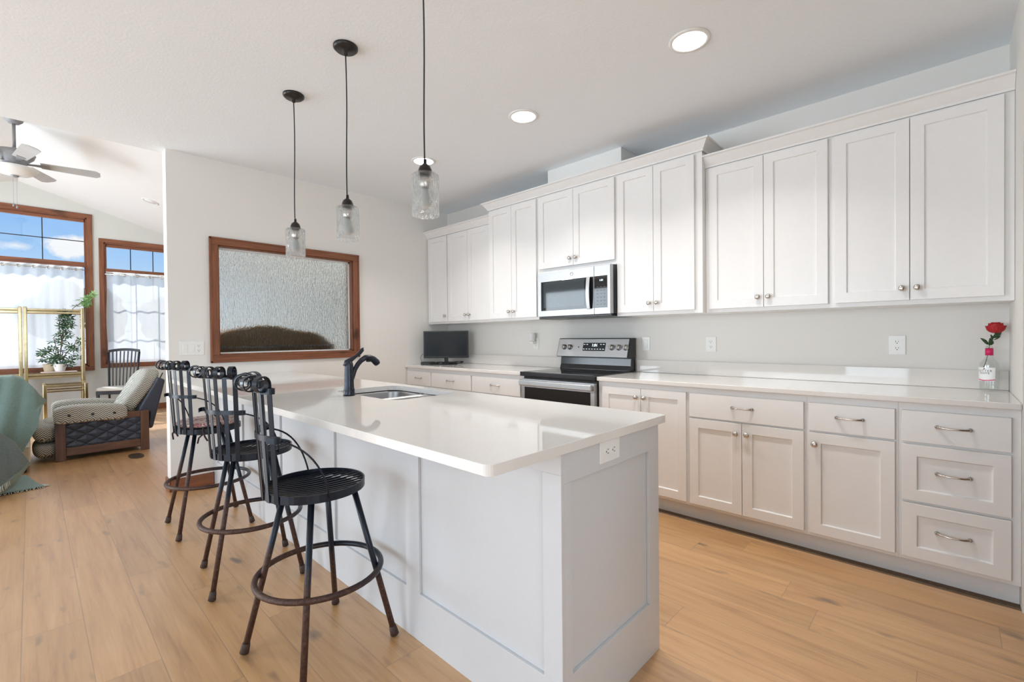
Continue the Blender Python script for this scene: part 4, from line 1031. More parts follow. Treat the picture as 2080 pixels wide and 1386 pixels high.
make_stool('black wrought iron bar stool at the far end with a floral cushion', (0.813, 3.584), math.radians(43), (0.0, 0.0), math.radians(197), 0.228, True)

# ------------------------------------------------------------------ television corner
TVC = Vector((3.318, 4.222, 0.9145)); tn = Vector((-math.sin(YAW), -math.cos(YAW), 0)); trt = Vector((math.cos(YAW), -math.sin(YAW), 0))
r = thing('television', 'small black flat television on the counter in the far corner', 'television', TVC)
def tvbox(bm, x0, x1, d0, d1, z0, z1): obj_box(bm, TVC, trt, -tn, (0, 0, 1), x0, x1, d0, d1, z0, z1)
bm = bmesh.new(); tvbox(bm, -0.258, 0.258, -0.012, 0.030, 0.072, 0.384); tvbox(bm, -0.17, 0.17, 0.0305, 0.055, 0.10, 0.32); obj('cabinet', bm, 'black_plastic', r, bevel=0.004)
bm = bmesh.new(); tvbox(bm, -0.243, 0.243, -0.0135, -0.0115, 0.096, 0.372); obj('screen', bm, 'screen_glass', r)
bm = bmesh.new(); tvbox(bm, -0.022, 0.022, 0.004, 0.024, 0.012, 0.075); obj('neck', bm, 'black_plastic', r)
bm = bmesh.new(); tvbox(bm, -0.13, 0.13, -0.070, 0.080, 0.0, 0.012); obj('stand', bm, 'black_enamel', r, bevel=0.005)
# cable box and cables under the screen
r = thing('cable_box', 'low black box half hidden under the left of the television', 'box', TVC + trt*-0.20)
bm = bmesh.new(); tvbox(bm, -0.285, -0.135, -0.05, 0.06, 0.0, 0.030); obj('case', bm, 'black_plastic', r, bevel=0.006)
bm = bmesh.new(); tvbox(bm, -0.27, -0.15, -0.0508, -0.050, 0.010, 0.014); obj('seam', bm, 'dark_slot', r)
r = thing('cable_tangle', 'tangle of black cables heaped under the television screen', 'cables', TVC + trt*0.1)
rng = random.Random(3)
for k in range(5):
    bm = bmesh.new(); pts = []
    for i in range(26):
        a = i*0.62 + k; q = TVC + trt*(-0.12 + 0.075*k*0.9 + 0.055*math.cos(a) + rng.uniform(-0.008, 0.008)) + tn*(0.085 + 0.022*math.sin(a*1.3)) + Vector((0, 0, 0.006 + 0.022*(0.5+0.5*math.sin(a*0.9+k)) + 0.002*k)); pts.append(q)
    tube(bm, pts, 0.004, 6); obj('cable', bm, 'black_plastic', r)
bm = bmesh.new(); c0 = TVC + trt*-0.262 + Vector((0, 0, 0.125))
tube(bm, [c0, c0 - trt*0.022 + Vector((0, 0, -0.02)), c0 - trt*0.034 + Vector((0, 0, -0.055)), c0 - trt*0.020 + Vector((0, 0, -0.09)), c0 - trt*0.004 + Vector((0, 0, -0.119))], 0.0022, 6)
obj('cable', bm, 'black_plastic', r)

# ------------------------------------------------------------------ bottle with rose
BX, BY, BZ = 3.505, -0.148, 0.9145
r = thing('glass_bottle', 'clear wine bottle with a pink neck band at the right end of the counter', 'bottle', (BX, BY, BZ))
outp = [(0.0, 0.0), (0.030, 0.0), (0.037, 0.004), (0.0385, 0.012), (0.0385, 0.138), (0.036, 0.150), (0.027, 0.164), (0.019, 0.174), (0.0155, 0.186), (0.0148, 0.232), (0.0160, 0.233), (0.0160, 0.240), (0.0148, 0.241)]
inp = [(0.0120, 0.241), (0.0120, 0.186), (0.016, 0.172), (0.024, 0.162), (0.033, 0.149), (0.0355, 0.137), (0.0355, 0.013), (0.030, 0.008), (0.012, 0.013), (0.0, 0.015)]
bm = bmesh.new(); lathe(bm, outp + inp, (BX, BY, BZ), n=40); obj('bottle_body', bm, 'clear_bottle' if 'clear_bottle' in MATS else 'clear_glass', r)
bm = bmesh.new(); lathe(bm, [(0.0158, 0.190), (0.0156, 0.228), (0.0150, 0.228), (0.0150, 0.190)], (BX, BY, BZ), n=32, closed=True); obj('neck_band', bm, 'foil_pink', r)
# label wraps the side towards the viewer
face = math.atan2(-BY, -BX)      # direction to the viewer
lab0 = face - 0.50
def curved(u, z, rad): 
    a = lab0 + u/rad; return (BX + rad*math.cos(a), BY + rad*math.sin(a), BZ + z)
bm = bmesh.new(); surf(bm, lambda i, j: curved(-0.043 + 0.086*i, 0.056 + 0.071*j, 0.0390), 22, 4); lb = obj('label', bm, 'label_paper', r)
bm = bmesh.new(); surf(bm, lambda i, j: curved(-0.043 + 0.086*i, 0.0565 + 0.0045*abs(i-0.5)*2 + 0.0045*j, 0.0392), 22, 2); obj('label_stripe', bm, 'foil_pink', lb)
def wrap_text(body, size, zc, space=1.0):
    bm = text_mesh(body, size, 0.0, space)
    for v_ in bm.verts: v_.co = Vector(curved(v_.co.x, zc + v_.co.y, 0.0393))
    return bm
# lettering reads left to right seen from outside (angle grows to the viewer's right)
obj('lettering', wrap_text('SUTTER', 0.0165, 0.1085, 1.12), 'label_ink', lb)
obj('lettering', wrap_text('HOME', 0.0145, 0.0965, 1.12), 'label_ink', lb)
bm = bmesh.new(); surf(bm, lambda i, j: curved(0.0032*j*math.cos(2*PI*i), 0.1205 + 0.0032*j*math.sin(2*PI*i), 0.0393), 16, 1); obj('label_crest', bm, 'label_ink', lb)
r = thing('red_rose', 'red artificial rose with green leaves standing in the bottle', 'flower', (BX, BY, BZ+0.09))
def rv(px, py, dz=0.0): return Vector((BX, BY, BZ)) + trt*px + Vector((0, 0, py))
bm = bmesh.new(); tube(bm, [rv(-0.026, 0.125)+tn*-0.004, rv(-0.018, 0.155), rv(-0.006, 0.200), rv(0.002, 0.245), rv(0.018, 0.275), rv(0.030, 0.300), rv(0.032, 0.318)], 0.0017, 8); st_ = obj('stem', bm, 'rose_stem', r)
def leaf_bm(bm, a, b_, wd, bend=0.004, nrm=None):
    a, b_ = Vector(a), Vector(b_); d = b_-a; nrm = nrm or tn; s_ = d.cross(nrm).normalized()
    rows = []
    for i in range(7):
        t_ = i/6; w_ = wd*math.sin(PI*min(1, t_*0.92+0.06))**0.8*(1-0.25*t_); p_ = a + d*t_ + nrm*(bend*math.sin(PI*t_))
        rows.append([bm.verts.new(p_ - s_*w_/2 + nrm*0.002), bm.verts.new(p_), bm.verts.new(p_ + s_*w_/2 + nrm*0.002)])
    for A, B in zip(rows, rows[1:]):
        for j in range(2):
            f = bm.faces.new((A[j], A[j+1], B[j+1], B[j])); f.smooth = True
for a, b_, wd in (((-0.008, 0.248), (-0.048, 0.282), 0.020), ((-0.004, 0.244), (0.002, 0.282), 0.020), ((0.004, 0.244), (0.014, 0.272), 0.022), ((0.012, 0.268), (0.006, 0.300), 0.018), ((0.018, 0.284), (0.064, 0.318), 0.030), ((0.022, 0.272), (0.060, 0.292), 0.008)):
    bm = bmesh.new(); leaf_bm(bm, rv(*a), rv(*b_), wd); obj('leaf', bm, 'rose_leaf', r, solid=0.0006)
bm = bmesh.new(); lathe(bm, [(0.004, 0.0), (0.018, 0.004), (0.028, 0.015), (0.029, 0.030), (0.022, 0.043), (0.010, 0.049), (0.0, 0.048)], rv(0.034, 0.308), n=20); obj('bloom', bm, 'rose_red', r)
for k in range(15):
    layer = k//5; rad = (0.035, 0.030, 0.020)[layer]; hgt = (0.046, 0.054, 0.058)[layer]; a0 = (k % 5)*2*PI/5 + layer*0.6
    def pet(i, j, a0=a0, rad=rad, hgt=hgt, layer=layer):
        a = a0 + (i-0.5)*1.75; rr = 0.005 + (rad-0.005)*math.sin(min(1, j*1.5)*PI/2)**0.75 + (0.005*j**5 if layer == 0 else -0.006*max(0, j-0.6))
        z = hgt*j**1.2*(0.86 + 0.14*math.sin(PI*i)) - (0.006*j**6 if layer == 0 else 0)
        return rv(0.034, 0.307) + Vector((rr*math.cos(a), rr*math.sin(a), z))
    bm = bmesh.new(); surf(bm, pet, 10, 8); obj('petal', bm, 'rose_red', r, solid=0.001)

# ------------------------------------------------------------------ floor register
bm = bmesh.new(); pts = [(0.757 + 0.062*math.copysign(abs(math.cos(a))**0.8, math.cos(a)), 6.235 + 0.145*math.copysign(abs(math.sin(a))**0.8, math.sin(a))) for a in [2*PI*i/36 for i in range(36)]]
prism(bm, pts, 'z', 0.0005, 0.004); rg = obj('floor_register', bm, 'vent_brown'); tag(rg, 'brown floor vent on the planks beside the recliner', 'vent')
bm = boxes(*[(0.757-0.038, 0.757+0.038, 6.235-0.10+0.025*i-0.004, 6.235-0.10+0.025*i+0.004, 0.0041, 0.0046) for i in range(9)]); obj('slot', bm, 'dark_slot', rg)

# ------------------------------------------------------------------ recliner
r = thing('recliner', 'wood-framed recliner in grey herringbone with navy vinyl sides', 'armchair', (0.47, 6.90, 0))
def side(y0, y1, out):
    yo0, yo1 = y0, y1
    for x0, x1, zt in ((0.158, 0.238, 0.405), (0.836, 0.912, 0.442)): obj('post', box(x0, x1, y0, y1, 0, zt), 'walnut_z', r, bevel=0.004)
    for z0, z1 in ((0.048, 0.130), (0.375, 0.440)): obj('rail', box(0.2385, 0.8355, y0+0.004, y1-0.004, z0, z1), 'walnut_x', r, bevel=0.004)
    obj('quilted_panel', box(0.2385, 0.8355, y0+0.012, y1-0.012, 0.1305, 0.3745), 'navy_quilt', r)
side(6.530, 6.575, -1); side(7.195, 7.240, 1)
def arm(yc, out):
    def wp(q):
        x, y, z = q; t_ = (x-0.15)/0.57
        z += -0.030*t_ + 0.016*math.sin(PI*t_)
        if z < 0.44 and (y-yc)*out > 0.03: z -= 0.010*math.cos(PI*t_)
        return (x, y, z)
    bm = bmesh.new(); superbox(bm, (0.437, yc, 0.470), (0.288, 0.082, 0.090), 5, 16, wp); a_ = obj('arm_pad', bm, 'herringbone', r)
    for x in (0.262, 0.440, 0.612):
        bm = bmesh.new(); lathe(bm, [(0.014, 0.0), (0.012, 0.005), (0.0, 0.008)], (x, yc + out*0.080, 0.468-0.02*(x-0.15)/0.57), (0, out, 0), 16); obj('button', bm, 'button_black', a_)
arm(6.560, -1); arm(7.210, 1)
bm = bmesh.new(); superbox(bm, (0.40, 6.885, 0.335), (0.335, 0.235, 0.085), 4, 16); obj('seat_cushion', bm, 'herringbone', r)
def fw_(q):
    x, y, z = q
    if x < 0.09: x -= 0.018*abs(math.sin((z-0.03)/0.36*PI*2))
    return (x, y, z)
bm = bmesh.new(); superbox(bm, (0.100, 6.885, 0.285), (0.088, 0.300, 0.105), 3.2, 14, fw_); obj('footrest', bm, 'herringbone', r)
bm = bmesh.new(); superbox(bm, (0.105, 6.885, 0.110), (0.090, 0.300, 0.085), 3.2, 14, fw_); obj('footrest', bm, 'herringbone', r)
obj('base_box', box(0.20, 0.85, 6.580, 7.190, 0.035, 0.26), 'welt_black', r)
# slanted back: cushion in front, vinyl shell behind
def bk(q):
    x, y, z = q; t_ = (z-0.38)/0.50
    tuft = 0.012*math.cos((y-6.885)/0.25*PI*2)*math.sin(PI*t_*2)
    return (x + 0.275*t_ - tuft, y, z - 0.10*(x-0.70)*t_*1.6)
bm = bmesh.new(); superbox(bm, (0.700, 6.885, 0.630), (0.100, 0.275, 0.255), 4.2, 18, bk); bc = obj('back_cushion', bm, 'herringbone', r)
bm = bmesh.new()
for yy in (6.885-0.262, 6.885+0.262):
    tube(bm, [bk((0.79, yy, 0.40 + 0.46*i/10)) for i in range(11)], 0.006, 8)
obj('back_welt', bm, 'welt_black', bc)
bm = bmesh.new(); prism(bm, [(0.815, 0.425), (1.005, 0.800), (1.078, 0.765), (1.072, 0.735), (0.955, 0.22), (0.915, 0.22), (0.930, 0.40)], 'y', 6.60, 7.17); obj('back_shell', bm, 'navy_vinyl', r, bevel=0.02, seg=3)

# ------------------------------------------------------------------ end table and etageres
r = thing('end_table', 'small brass end table with a glass top behind the recliner', 'table', (0.36, 9.58, 0))
TX0, TX1, TY0, TY1, TZ = 0.115, 0.590, 9.31, 9.785, 0.600
obj('glass_top', box(TX0+0.03, TX1-0.03, TY0+0.03, TY1-0.03, TZ-0.012, TZ-0.002), 'clear_glass', r)
for x in (TX0+0.02, TX1-0.02):
    for y in (TY0+0.02, TY1-0.02): obj('leg', box(x-0.02, x+0.02, y-0.02, y+0.02, 0, TZ), 'brass', r, bevel=0.006, seg=3)
for z0, z1 in ((TZ-0.045, TZ-0.0125), (TZ-0.115, TZ-0.090)):
    for y in (TY0+0.008, TY1-0.032): obj('rail', box(TX0+0.04, TX1-0.04, y, y+0.024, z0, z1), 'brass', r, bevel=0.003)
    for x in (TX0+0.008, TX1-0.032): obj('rail', box(x, x+0.024, TY0+0.04, TY1-0.04, z0, z1), 'brass', r, bevel=0.003)
def etagere(label, x0, x1):
    y0, y1 = 9.81, 10.10; r = thing('etagere', label, 'shelf unit', ((x0+x1)/2, 10.0, 0))
    for x in (x0+0.02, x1-0.02):
        for y in (y0+0.02, y1-0.02):
            bm = bmesh.new(); quad_box(bm, x-0.020, x+0.020, y-0.020, y+0.020, 0, 1.735); obj('post', bm, 'brass', r, bevel=0.008, seg=3)
    for z in (0.665, 1.640):
        obj('rail', boxes((x0+0.04, x1-0.04, y0+0.008, y0+0.032, z, z+0.028), (x0+0.04, x1-0.04, y0+0.008, y0+0.032, z+0.045, z+0.070), (x0+0.04, x1-0.04, y1-0.032, y1-0.008, z, z+0.070), (x0+0.008, x0+0.032, y0+0.04, y1-0.04, z, z+0.07), (x1-0.032, x1-0.008, y0+0.04, y1-0.04, z, z+0.07)), 'brass', r, bevel=0.003)
        obj('glass_shelf', box(x0+0.03, x1-0.03, y0+0.03, y1-0.03, z+0.0705, z+0.079), 'clear_glass', r)
    return r
etagere('brass shelf unit with a leafy plant, in front of the tall window', -0.068, 0.590)
etagere('brass shelf unit cut off by the left edge of the picture', -0.745, -0.080)
o_ = obj('tray', box(0.10, 0.50, 9.85, 10.01, 0.7445, 0.756), 'tray_pale', bevel=0.002); tag(o_, 'thin pale tray under the plant pots on the brass shelf', 'tray')

# potted plant
PX, PY, PZ = 0.310, 9.93, 0.7565
r = thing('potted_plant', 'tall umbrella plant with dark leaflets in a white pot', 'plant', (PX, PY, PZ))
bm = bmesh.new(); lathe(bm, [(0.0, 0.0), (0.050, 0.0), (0.056, 0.010), (0.078, 0.100), (0.082, 0.115), (0.076, 0.115), (0.070, 0.100), (0.0, 0.098)], (PX, PY, PZ), n=28); obj('pot', bm, 'pot_white', r)
bm = bmesh.new(); lathe(bm, [(0.0, 0.0), (0.068, 0.0), (0.068, 0.006), (0.0, 0.010)], (PX, PY, PZ+0.0985), n=20); obj('soil', bm, 'soil', r)
rng = random.Random(11)
stems = [[(0, 0, 0.10), (0.01, 0, 0.30), (0.03, 0.01, 0.55), (0.07, 0.0, 0.80), (0.16, -0.01, 0.98), (0.30, -0.02, 1.12)],
         [(0.01, 0.01, 0.10), (-0.02, 0.0, 0.28), (-0.06, -0.02, 0.50)], [(-0.01, 0, 0.10), (-0.10, -0.02, 0.24), (-0.24, -0.03, 0.36)],
         [(0.01, 0, 0.10), (0.07, -0.02, 0.28), (0.17, -0.02, 0.42), (0.20, -0.02, 0.50)], [(0, 0, 0.1), (-0.07, -0.03, 0.2), (-0.19, -0.05, 0.22)], [(0.02, 0, 0.1), (0.10, -0.03, 0.16), (0.17, -0.05, 0.20)],
         [(0.01, 0, 0.3), (0.05, -0.02, 0.6), (0.16, -0.02, 0.74)], [(0.02, 0, 0.5), (0.0, -0.02, 0.72), (0.03, -0.02, 0.90)]]
P0 = Vector((PX, PY, PZ))
for s_ in stems:
    bm = bmesh.new(); tube(bm, [P0 + Vector(q) for q in s_], [0.006 - 0.003*i/len(s_) for i in range(len(s_))], 7); obj('stem', bm, 'stem_brown', r)
def umbel(bm, c, nl, ln, rng):
    ax = Vector((rng.uniform(-0.5, 0.5), rng.uniform(-1.0, -0.1), rng.uniform(0.2, 1))).normalized(); e1 = ax.orthogonal().normalized(); e2 = ax.cross(e1); a0 = rng.uniform(0, 6)
    for k in range(nl):
        a = a0 + 2*PI*k/nl; d = (e1*math.cos(a) + e2*math.sin(a) + ax*rng.uniform(-0.5, 0.15)).normalized()
        l_ = ln*rng.uniform(0.8, 1.15); leaf_bm(bm, c + d*0.012, c + d*(0.012+l_), l_*0.36, -0.006, ax)
bm = bmesh.new(); bm2 = bmesh.new()
for si, s_ in enumerate(stems):
    k = len(s_)
    for j in range(7 if si else 26):
        t_ = rng.uniform(0.22, 1.0)*(k-1); i = min(int(t_), k-2); p_ = Vector(s_[i]).lerp(Vector(s_[i+1]), t_-i)
        c = P0 + p_ + Vector((rng.uniform(-0.075, 0.075), rng.uniform(-0.06, 0.05), rng.uniform(-0.05, 0.06)))
        if c.y > 10.12: c.y = 10.07
        umbel(bm2 if (si == 0 and p_.z > 1.02) else bm, c, 8, 0.062, rng)
for j in range(9): umbel(bm2, P0 + Vector((0.34, -0.04, 1.16)) + Vector((rng.uniform(-0.06, 0.05), rng.uniform(-0.05, 0.03), rng.uniform(-0.12, 0.08))), 9, 0.06, rng)
obj('foliage', bm, 'leaf_dark', r); obj('young_foliage', bm2, 'leaf_bright', r, label='bright green young leaves at the top')
r = thing('plant_pot', 'tan empty pot standing half behind the white plant pot', 'pot', (0.200, 10.045, 0.7445))
bm = bmesh.new(); lathe(bm, [(0.0, 0.0), (0.055, 0.0), (0.060, 0.008), (0.078, 0.118), (0.078, 0.128), (0.072, 0.128), (0.070, 0.115), (0.052, 0.02), (0.0, 0.02)], (0.200, 10.045, 0.7448), n=28); obj('pot_wall', bm, 'pot_tan', r)

# ------------------------------------------------------------------ dining chair
hd = Vector((-0.40, -0.917, 0)).normalized(); rz = math.atan2(hd.y, hd.x)
r = thing('dining_chair', 'black slat-back dining chair with a pale seat under the far window', 'chair', (0.965, 9.73, 0), rz)
L = lambda nm, bm, m_, **kw: obj(nm, bm, m_, r, world=False, **kw)
bm = bmesh.new(); superbox(bm, (0.02, 0, 0.455), (0.215, 0.215, 0.028), 6, 12); L('seat', bm, 'dining_seat')
L('seat_frame', box(-0.20, 0.22, -0.205, 0.205, 0.375, 0.432), 'dining_black', bevel=0.004)
for x, y in ((0.195, 0.185), (0.195, -0.185)): L('leg', box(x-0.018, x+0.018, y-0.018, y+0.018, 0, 0.376), 'dining_black', bevel=0.004)
def bkx(z): return -0.20 - 0.10*max(0, (z-0.42)/0.66)
for s_ in (-1, 1):
    bm = bmesh.new(); zs = [0, 0.2, 0.42, 0.6, 0.8, 1.03]
    tube(bm, [(bkx(z), s_*(0.175 + 0.03*max(0, (z-0.42)/0.6)), z) for z in zs], 0.016, 10); L('back_post', bm, 'dining_black')
for i in range(7):
    q = -1 + 2*(i+1)/8; bm = bmesh.new()
    strip(bm, [(bkx(z)-0.004, q*(0.172 + 0.032*max(0, (z-0.42)/0.6)), z) for z in (0.40, 0.55, 0.7, 0.85, 1.045)], (0, 1, 0), 0.016, 0.010); L('back_slat', bm, 'dining_black')
bm = bmesh.new(); strip(bm, [(bkx(1.05)-0.02*(1-(k/6-1)**2), (k/6-1)*0.212, 1.045 + 0.026*(1-(k/6-1)**2)) for k in range(13)], (0, 0, 1), 0.044, 0.022); L('top_rail', bm, 'dining_black', bevel=0.004)
bm = bmesh.new(); tube(bm, [(0.195, 0.185, 0.18), (-0.2, 0.178, 0.18)], 0.010, 8); tube(bm, [(0.195, -0.185, 0.18), (-0.2, -0.178, 0.18)], 0.010, 8); L('stretcher', bm, 'dining_black')

# ------------------------------------------------------------------ curtains
def curtain(label, rodlabel, x0, x1, zb, zt, nw, rings, amp, seed):
    rr = thing('curtain_rod', rodlabel, 'curtain rod', ((x0+x1)/2, YF-0.095, zt-0.045))
    bm = bmesh.new(); tube(bm, [(x0-0.015, YF-0.085, zt-0.045), (x1+0.015, YF-0.085, zt-0.045)], 0.008, 10); obj('rod', bm, 'nickel', rr)
    obj('bracket', boxes((x0-0.012, x0-0.002, YF-0.09, YF-0.02, zt-0.055, zt-0.035), (x1+0.002, x1+0.012, YF-0.09, YF-0.02, zt-0.055, zt-0.035)), 'nickel', rr)
    r = thing('sheer_curtain', label, 'curtain', ((x0+x1)/2, YF-0.085, zb))
    rg = random.Random(seed); ph = [rg.uniform(0, 6) for _ in range(4)]
    def f(i, j):
        x = x0 + (x1-x0)*i; z = zb + (zt-zb)*j
        a = amp*(0.75 + 0.25*math.sin(3*i*PI+ph[0])); y = YF-0.085 + a*math.sin(2*PI*nw*i + 0.35*math.sin(5*i+ph[1]) + 0.25*(1-j)*math.sin(7*i+ph[2]))
        return (x + 0.006*math.sin(9*j+ph[3]+6*i), y, z)
    bm = bmesh.new(); surf(bm, f, 120, 14); obj('panel', bm, 'sheer', r)
    bm = bmesh.new(); surf(bm, lambda i, j: (Vector(f(i, 0.965+0.035*j)) + Vector((0, -0.001, 0))), 120, 2); obj('header_band', bm, 'sheer', r)
    for k in range(rings):
        i = (k+0.5)/rings; c = Vector(f(i, 1.0)); c.z = zt-0.045
        bm = bmesh.new(); tube(bm, [c + Vector((0.021*math.cos(a), -0.004, 0.021*math.sin(a))) for a in [2*PI*q/18 for q in range(18)]], 0.0045, 8, closed=True); obj('grommet', bm, 'nickel', r)
curtain('white sheer grommet curtain across the tall window behind the plant', 'curtain rod of the tall window behind the plant', -0.83, 0.605, 0.815, 2.415, 9, 9, 0.022, 1)
curtain('white sheer grommet curtain across the window behind the dining chair', 'curtain rod of the window behind the dining chair', 0.885, 1.875, 0.845, 2.375, 5, 6, 0.016, 2)

# ------------------------------------------------------------------ sofa and throws at the left edge
r = thing('sofa', 'cream sofa under the teal throw at the left edge', 'sofa', (-1.1, 6.75, 0))
bm = bmesh.new(); superbox(bm, (-1.10, 6.30, 0.50), (0.98, 0.115, 0.385), 7, 14); obj('backrest', bm, 'sofa_cream', r)
bm = bmesh.new(); superbox(bm, (-0.190, 6.80, 0.36), (0.150, 0.40, 0.27), 6, 14); obj('arm', bm, 'sofa_cream', r)
bm = bmesh.new(); superbox(bm, (-1.955, 6.78, 0.36), (0.120, 0.40, 0.27), 6, 14); obj('arm', bm, 'sofa_cream', r)
bm = bmesh.new(); superbox(bm, (-1.10, 6.80, 0.33), (0.72, 0.38, 0.12), 6, 14); obj('seat_cushion', bm, 'sofa_cream', r)
obj('base', box(-2.06, -0.015, 6.22, 7.17, 0.06, 0.24), 'sofa_cream', r, bevel=0.01)
for x in (-2.0, -0.07):
    for y in (6.27, 7.12): obj('foot', box(x-0.03, x+0.03, y-0.03, y+0.03, 0, 0.06), 'black_plastic', r, bevel=0.004)
# teal throw: over the back of the sofa, hanging down the side towards the viewer
def path_throw(i, j):
    # i: along the sofa to the right end; j: from behind the back (0) over the top to the hem (1)
    t_ = max(0, (j-0.18)/0.82)
    z = 0.915 - 0.755*t_
    edge = [(0.93, -0.075), (0.885, -0.01), (0.83, 0.030), (0.76, 0.062), (0.69, 0.098), (0.655, 0.092), (0.60, 0.062), (0.525, 0.048), (0.44, 0.042), (0.33, -0.015), (0.24, -0.055), (0.155, -0.088)]
    xr = edge[0][1] if z > 0.93 else edge[-1][1]
    for (za, xa), (zb, xb) in zip(edge, edge[1:]):
        if zb <= z <= za: xr = xa + (xb-xa)*(za-z)/(za-zb)
    x = -1.35 + (xr+1.35)*(1-(1-i)**1.6)
    if j < 0.18:
        q = j/0.18; y = 6.47 - 0.30*q; z = 0.895 + 0.035*math.sin(PI*q*0.8) - 0.02*(1-q)
    else: y = 6.165 - 0.06*t_ - 0.02*math.sin(PI*t_)
    z += 0.012*math.sin(x*9) - (0.05 if j < 0.3 else 0.05*max(0, 1-(j-0.3)/0.2))*max(0, (x+0.12)/0.12)*(1 if x > -0.12 else 0)
    fold = 0.016*math.sin(x*17+2.0*j)*min(1, j*2) + 0.007*math.sin(x*33+1.0+5*j)
    crease = 0.030 if z > 0.62 else 0.05
    if x > crease: y += 1.6*(x-crease)
    return Vector((x, y - abs(fold), z))
bm = bmesh.new(); surf(bm, path_throw, 70, 44)
o_ = obj('throw_blanket', bm, 'throw_teal', solid=0.010, subsurf=1); tag(o_, 'teal throw blanket hanging over the sofa back at the left edge', 'blanket')
# grey-green blanket folding from an ottoman down to the floor
r2 = thing('ottoman', 'low cream ottoman carrying the grey fringed blanket', 'ottoman', (-0.80, 5.62, 0))
bm = bmesh.new(); superbox(bm, (-0.80, 5.62, 0.30), (0.44, 0.30, 0.24), 6, 14); obj('cushion', bm, 'sofa_cream', r2)
for x in (-1.15, -0.45):
    for y in (5.38, 5.86): obj('foot', box(x-0.03, x+0.03, y-0.03, y+0.03, 0, 0.07), 'black_plastic', r2, bevel=0.004)
r = thing('fringed_blanket', 'grey-green fringed blanket falling in a fold onto the floor', 'blanket', (-0.35, 5.5, 0))
def lerp_poly(poly, t_):
    k = len(poly)-1; i = min(int(t_*k), k-1); return Vector(poly[i]).lerp(Vector(poly[i+1]), t_*k-i)
# hanging part
def hang(i, j):
    top = lerp_poly([(-1.1, 5.40, 0.565), (-0.55, 5.42, 0.570), (-0.30, 5.50, 0.560), (-0.19, 5.56, 0.500), (-0.10, 5.60, 0.395)], i)
    low = lerp_poly([(-1.1, 5.24, 0.05), (-0.55, 5.24, 0.06), (-0.22, 5.30, 0.075), (-0.12, 5.42, 0.135), (-0.020, 5.56, 0.225)], i)
    p_ = top.lerp(low, j); p_.y -= 0.02*math.sin(PI*j) + 0.012*math.sin(i*23)*j; return p_
bm = bmesh.new(); surf(bm, hang, 40, 20); obj('hanging_fold', bm, 'throw_grey', r, solid=0.010, subsurf=1)
def turn(i, j):
    a = lerp_poly([(-0.22, 5.305, 0.075), (-0.12, 5.42, 0.140), (-0.018, 5.565, 0.230)], i); b_ = lerp_poly([(-0.20, 5.40, 0.020), (-0.11, 5.52, 0.045), (-0.018, 5.62, 0.200)], i)
    p_ = a.lerp(b_, j); return p_ + Vector((0.006*math.sin(PI*j), 0, -0.008*math.sin(PI*j)))
bm = bmesh.new(); surf(bm, turn, 14, 6); obj('turned_edge', bm, 'throw_teal', r, solid=0.008, subsurf=1, label='paler underside of the blanket showing at the turned edge')
def floor_part(i, j):
    A = Vector((-0.62, 5.36, 0)).lerp(Vector((0.065, 5.50, 0)), i); B = Vector((-0.62, 5.72, 0)).lerp(Vector((-0.035, 5.86, 0)), i)
    p_ = A.lerp(B, j); p_.z = 0.012 + 0.012*math.sin(i*7+j*2)**2*(1-i) + 0.16*(j**2)*(i > 0.3)*max(0, i-0.3)*0.4; return p_
bm = bmesh.new(); surf(bm, floor_part, 30, 12); obj('floor_corner', bm, 'throw_teal', r, solid=0.008, subsurf=1)
bm = bmesh.new()
for k in range(24):
    t_ = k/23; p_ = Vector(floor_part(0.55+0.45*t_, 0.0)); q = p_ + Vector((0.012*rng.uniform(-1, 1), -0.028, -0.006)); q.z = max(0.004, q.z); tube(bm, [p_, q], 0.0022, 5)
for k in range(10):
    p_ = Vector(floor_part(1.0, 0.02+0.02*k)); q = p_ + Vector((0.030+0.012*rng.random(), 0.010*rng.uniform(-1, 1), 0)); q.z = 0.005; tube(bm, [p_, q], 0.0025, 5)
for k in range(22):
    t_ = k/21; p_ = hang(0.40+0.32*t_, 1.0); q = p_ + Vector((0.010*rng.uniform(-1, 1), -0.012, -0.045)); tube(bm, [p_, q], 0.0025, 5)
obj('fringe', bm, 'tassel', r)

# ------------------------------------------------------------------ settee seen through the textured glass
r = thing('settee', 'tall brown hump-backed settee behind the textured window', 'sofa', (1.60, 5.07, 0))
K_ = 4.70/4.8
prof = [(x*K_, CAM_H + (z-CAM_H)*K_) for x, z in [(0.98, 1.255), (1.168, 1.285), (1.323, 1.325), (1.49, 1.354), (1.60, 1.360), (1.70, 1.352), (1.855, 1.316), (1.98, 1.300), (2.07, 1.287), (2.157, 1.238), (2.23, 1.175), (2.285, 1.10), (2.30, 1.04)]]
bm = bmesh.new(); prism(bm, [(0.96, 0.30)] + prof + [(2.252, 0.30)], 'y', 4.700, 4.840); bk_ = obj('backrest', bm, 'settee_brown', r, bevel=0.03, seg=3)
bm = bmesh.new(); tube(bm, [(0.98, 4.696, 1.152), (1.6, 4.696, 1.154), (2.21, 4.696, 1.157)], 0.009, 8); obj('welt', bm, 'settee_welt', bk_)
bm = bmesh.new(); superbox(bm, (1.605, 5.15, 0.38), (0.56, 0.30, 0.10), 6, 12); obj('seat_cushion', bm, 'settee_brown', r)
obj('base', box(0.96, 2.25, 4.845, 5.45, 0.08, 0.28), 'settee_brown', r, bevel=0.02)
for x in (1.005, 2.205): obj('arm', box(x-0.045, x+0.045, 4.845, 5.43, 0.28, 0.62), 'settee_brown', r, bevel=0.03, seg=3)
for x in (1.01, 2.20):
    for y in (4.77, 5.40): obj('leg', box(x-0.03, x+0.03, y-0.03, y+0.03, 0, 0.30 if y < 5.0 else 0.08), 'walnut_z', r)

